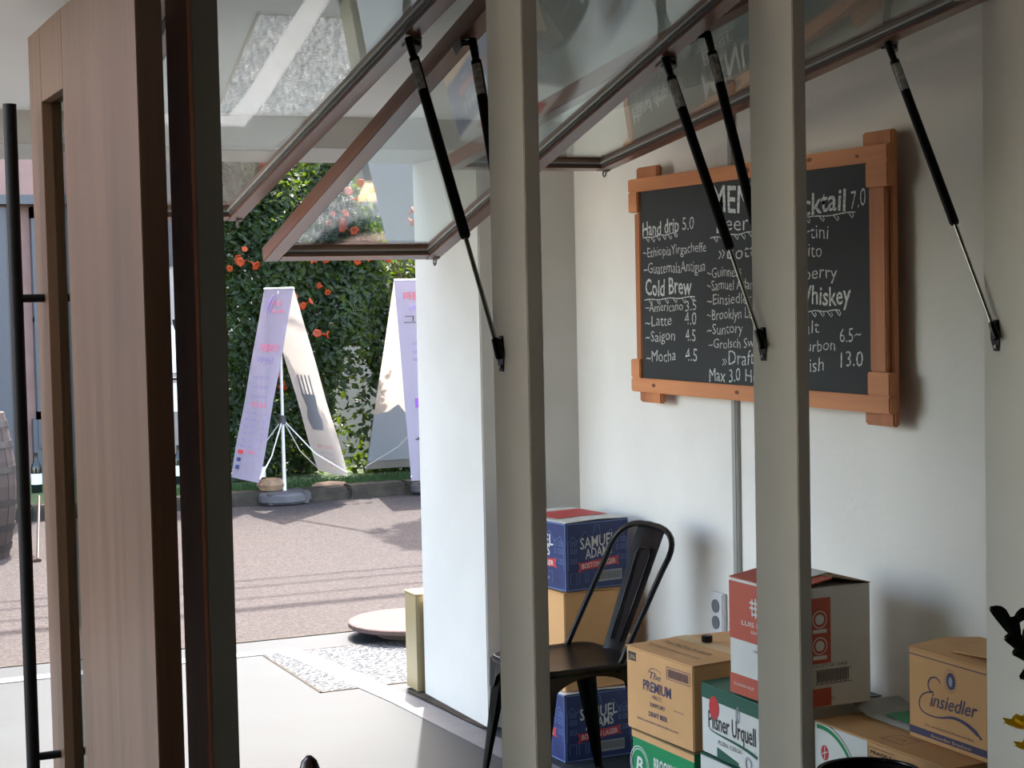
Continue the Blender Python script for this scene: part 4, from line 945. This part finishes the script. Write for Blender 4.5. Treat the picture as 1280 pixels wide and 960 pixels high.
obj('stick_shaft', T([(0, 0, 0.01), (.10, .5, .35)], .009, 8), m_cwood, stk, smooth=True)
obj('stick_foot', B(-.03, .02, -.02, .02, -.008, .012, bev=.003), m_cwood, stk)

# utility poles and cables
for x, lbl in ((-5.5, 'utility pole up the street on the left, outside the view'), (11.5, 'utility pole down the street on the right, outside the view')):
    up_ = thing('utility_pole', lbl, 'pole', (x, 14.1, .05))
    obj('pole_shaft', T([(0, 0, 0), (0, 0, 7.6)], [.15, .10], 16), m_curb, up_, smooth=True)
    obj('cross_arm', B(-.04, .04, -2.3, .5, 6.9, 7.0), m_steel, up_)
cl_ = ['thin cable nearest the cafe, strung high above the road', 'second thin cable above the road, counted from the cafe', 'third cable above the road, counted from the cafe', 'thick bundled cable above the road', 'service cable running from the grey building across the road']
for k, (y0_, y1_, z_, r_) in enumerate(((12.95, 13.0, 7.03, .018), (13.25, 13.4, 7.03, .02), (13.6, 13.55, 7.03, .018), (12.62, 12.7, 7.06, .055))):
    pts = [(-5.5+17*t/16, y0_+(y1_-y0_)*t/16, z_-.45*4*(t/16)*(1-t/16)) for t in range(17)]
    c = obj('overhead_cable', T(pts, r_, 6), m_wire, smooth=True); tag(c, cl_[k], 'cable')
c = obj('overhead_cable', T([(4.2+.337*t, 17.9-.91*t, 4.7+.02*t*(16-t)+.06*t) for t in range(17)], .02, 6), m_wire, smooth=True); tag(c, cl_[4], 'cable')
# street tree beyond the pillar
tr = thing('street_tree', 'street tree on the far pavement, hidden behind the white pillar', 'tree', (6.85, 13.9, .05))
obj('trunk', T([(0, 0, 0), (-.05, 0, 1.2), (-.15, -.1, 2.4), (-.4, -.3, 3.6), (-.5, -.4, 4.4)], [.13, .11, .09, .06, .02], 12), m_bark, tr, smooth='all')
vs, fs = [], []
for k in range(9000):
    d3 = Vector((rnd.gauss(0, 1), rnd.gauss(0, 1), rnd.gauss(0, 1))).normalized(); q = Vector((-.75, -.75, 4.2)) + Vector((d3.x*1.15, d3.y*1.15, d3.z*.9))*rnd.random()**.4*(1+.15*sin(d3.x*9)*sin(d3.z*7))
    leaf(q, Vector((rnd.gauss(0, 1), rnd.gauss(0, 1), 1)), .10, .06)
tf = obj('crown', (vs, fs), m_leaf, tr); tf['kind'] = 'stuff'

# ================================================================== ADDED INTERIOR LAMPS
for x in (-1.2, 1.4):  # unseen fixtures added to lift the room-facing sides of the posts
    lm = thing('added_ceiling_lamp', 'added round white ceiling lamp over the %s half of the room behind the viewer' % ('left' if x < 0 else 'right'), 'lamp', (x, .2, 2.62))
    obj('lamp_housing', L([(0, 0), (.16, 0), (.16, -.04), (.15, -.05), (.145, -.03), (0, -.03)], seg=32), m_white, lm, smooth=True)
    pl_ = bpy.data.lights.new('added_lamp_fill', 'POINT'); pl_.energy = FILL_LAMP; pl_.color = (1, .86, .70); pl_.shadow_soft_size = .12
    po = bpy.data.objects.new('fill_light', pl_); C.objects.link(po); po.parent = lm; po.location = (0, 0, -.12)
# ================================================================== INSIDE: chair, table, flowers
wcx = thing('wooden_chair', 'dark glossy wooden chair inside, only the rounded top of its back post showing', 'chair', (.880, 2.53, 0), radians(8))
for sx in (0, -.40):
    hb = obj('back_post', T([(sx, .2, 0), (sx, .2, .45), (sx, .215, .70), (sx, .222, .835), (sx, .223, .853), (sx, .2235, .862)], [.014, .017, .018, .0185, .013, .004], 16), m_cwood, wcx, smooth='all')
    obj('front_leg', T([(sx, -.18, 0), (sx, -.16, .44)], [.013, .018], 12), m_cwood, wcx, smooth=True)
obj('seat', B(-.43, .03, -.20, .19, .44, .465, bev=.01), m_cwood, wcx)
for z in (.58, .70): obj('back_slat', T([(-.385, .214, z), (-.2, .232, z), (-.018, .214, z)], .012, 10), m_cwood, wcx, smooth='all')
tb = thing('side_table', 'small dark table inside under the flower vase, beyond the right edge', 'table', (2.12, 2.25, 0))
obj('tabletop', L([(0, .60), (.26, .60), (.265, .61), (.265, .62), (0, .622)], seg=48), m_cwood, tb, smooth=True)
obj('pedestal', L([(0, 0), (.18, 0), (.18, .015), (.03, .03), (.025, .599), (0, .599)], seg=24), m_black, tb, smooth=True)
vz = thing('flower_vase', 'vase of yellow flowers with dark leaves at the right edge, in front of the post', 'flowers', (2.06, 2.26, .6225))
obj('vase', L([(0, 0), (.045, 0), (.055, .04), (.045, .11), (.028, .14), (.032, .16), (.027, .16), (.024, .14), (.0, .03)], seg=28), m_vase, vz, smooth='all')
def petals(c, r_, n_, lay=2):
    bm = bmesh.new()
    for l_ in range(lay):
        for k in range(n_):
            a = 2*pi*(k+.5*l_)/n_; rr_ = r_*(1-.25*l_); d_ = Vector((cos(a), sin(a), .35+.5*l_)).normalized(); s_ = Vector((-sin(a), cos(a), 0)); b_ = [Vector(c), Vector(c)+d_*rr_*.62+s_*rr_*.42, Vector(c)+d_*rr_, Vector(c)+d_*rr_*.62-s_*rr_*.42]
            v_ = [bm.verts.new(p) for p in b_]; bm.faces.new(v_)
    bmesh.ops.solidify(bm, geom=bm.faces[:], thickness=.0012); return bm
def leafpart(base, tip, w_):
    base, tip = Vector(base), Vector(tip); d_ = tip-base; s_ = d_.cross(Vector((-.4, -.9, .1))).normalized(); bm = bmesh.new(); rows = []
    for j in range(7):
        t = j/6; wj = w_*sin(pi*min(1, t*.92+.06))**.8; p = base+d_*t+Vector((0, 0, .012*sin(pi*t)))
        rows.append([bm.verts.new(p-s_*wj/2), bm.verts.new(p+Vector((0, -.004, -.003))), bm.verts.new(p+s_*wj/2)])
    for j in range(6):
        for i in range(2): bm.faces.new((rows[j][i], rows[j][i+1], rows[j+1][i+1], rows[j+1][i]))
    bmesh.ops.solidify(bm, geom=bm.faces[:], thickness=.001); return bm
org_v = Vector((2.06, 2.26, .6225)); V = lambda x, y_, z: Vector((x, y_, z))-org_v
stem = [V(2.06, 2.26, .65), V(2.03, 2.27, .85), V(1.985, 2.29, .95), V(1.955, 2.30, 1.00), V(1.925, 2.30, 1.045)]
obj('stem', T(stem, .003, 6), m_pleaf, vz, smooth='all')
for b_, t_, wl in (((1.935, 2.3, 1.03), (1.886, 2.3, 1.083), .024), ((1.95, 2.3, 1.02), (1.915, 2.3, 1.058), .026), ((1.958, 2.3, 1.0), (1.916, 2.3, 1.03), .028), ((1.968, 2.3, .985), (1.932, 2.3, 1.002), .028), ((1.955, 2.3, 1.0), (2.0, 2.3, 1.05), .03), ((1.93, 2.3, 1.045), (1.985, 2.3, 1.062), .02), ((1.985, 2.29, .95), (1.93, 2.28, .965), .03), ((2.0, 2.28, .9), (1.95, 2.27, .852), .022), ((2.02, 2.27, .85), (1.94, 2.26, .826), .02)):
    obj('leaf', leafpart(V(*b_), V(*t_), wl), m_pleaf, vz)
for c_, r_ in (((1.952, 2.28, .872), .050), ((1.962, 2.27, .835), .046), ((2.06, 2.25, .93), .04), ((2.10, 2.3, .86), .04)):
    f_ = obj('flower_head', petals(V(*c_), r_, 9, 3), m_yellow, vz); obj('stem', T([V(2.06, 2.26, .65), V(c_[0]+.02, c_[1], c_[2]-.06), V(*c_)], .0028, 6), m_pleaf, vz, smooth='all')
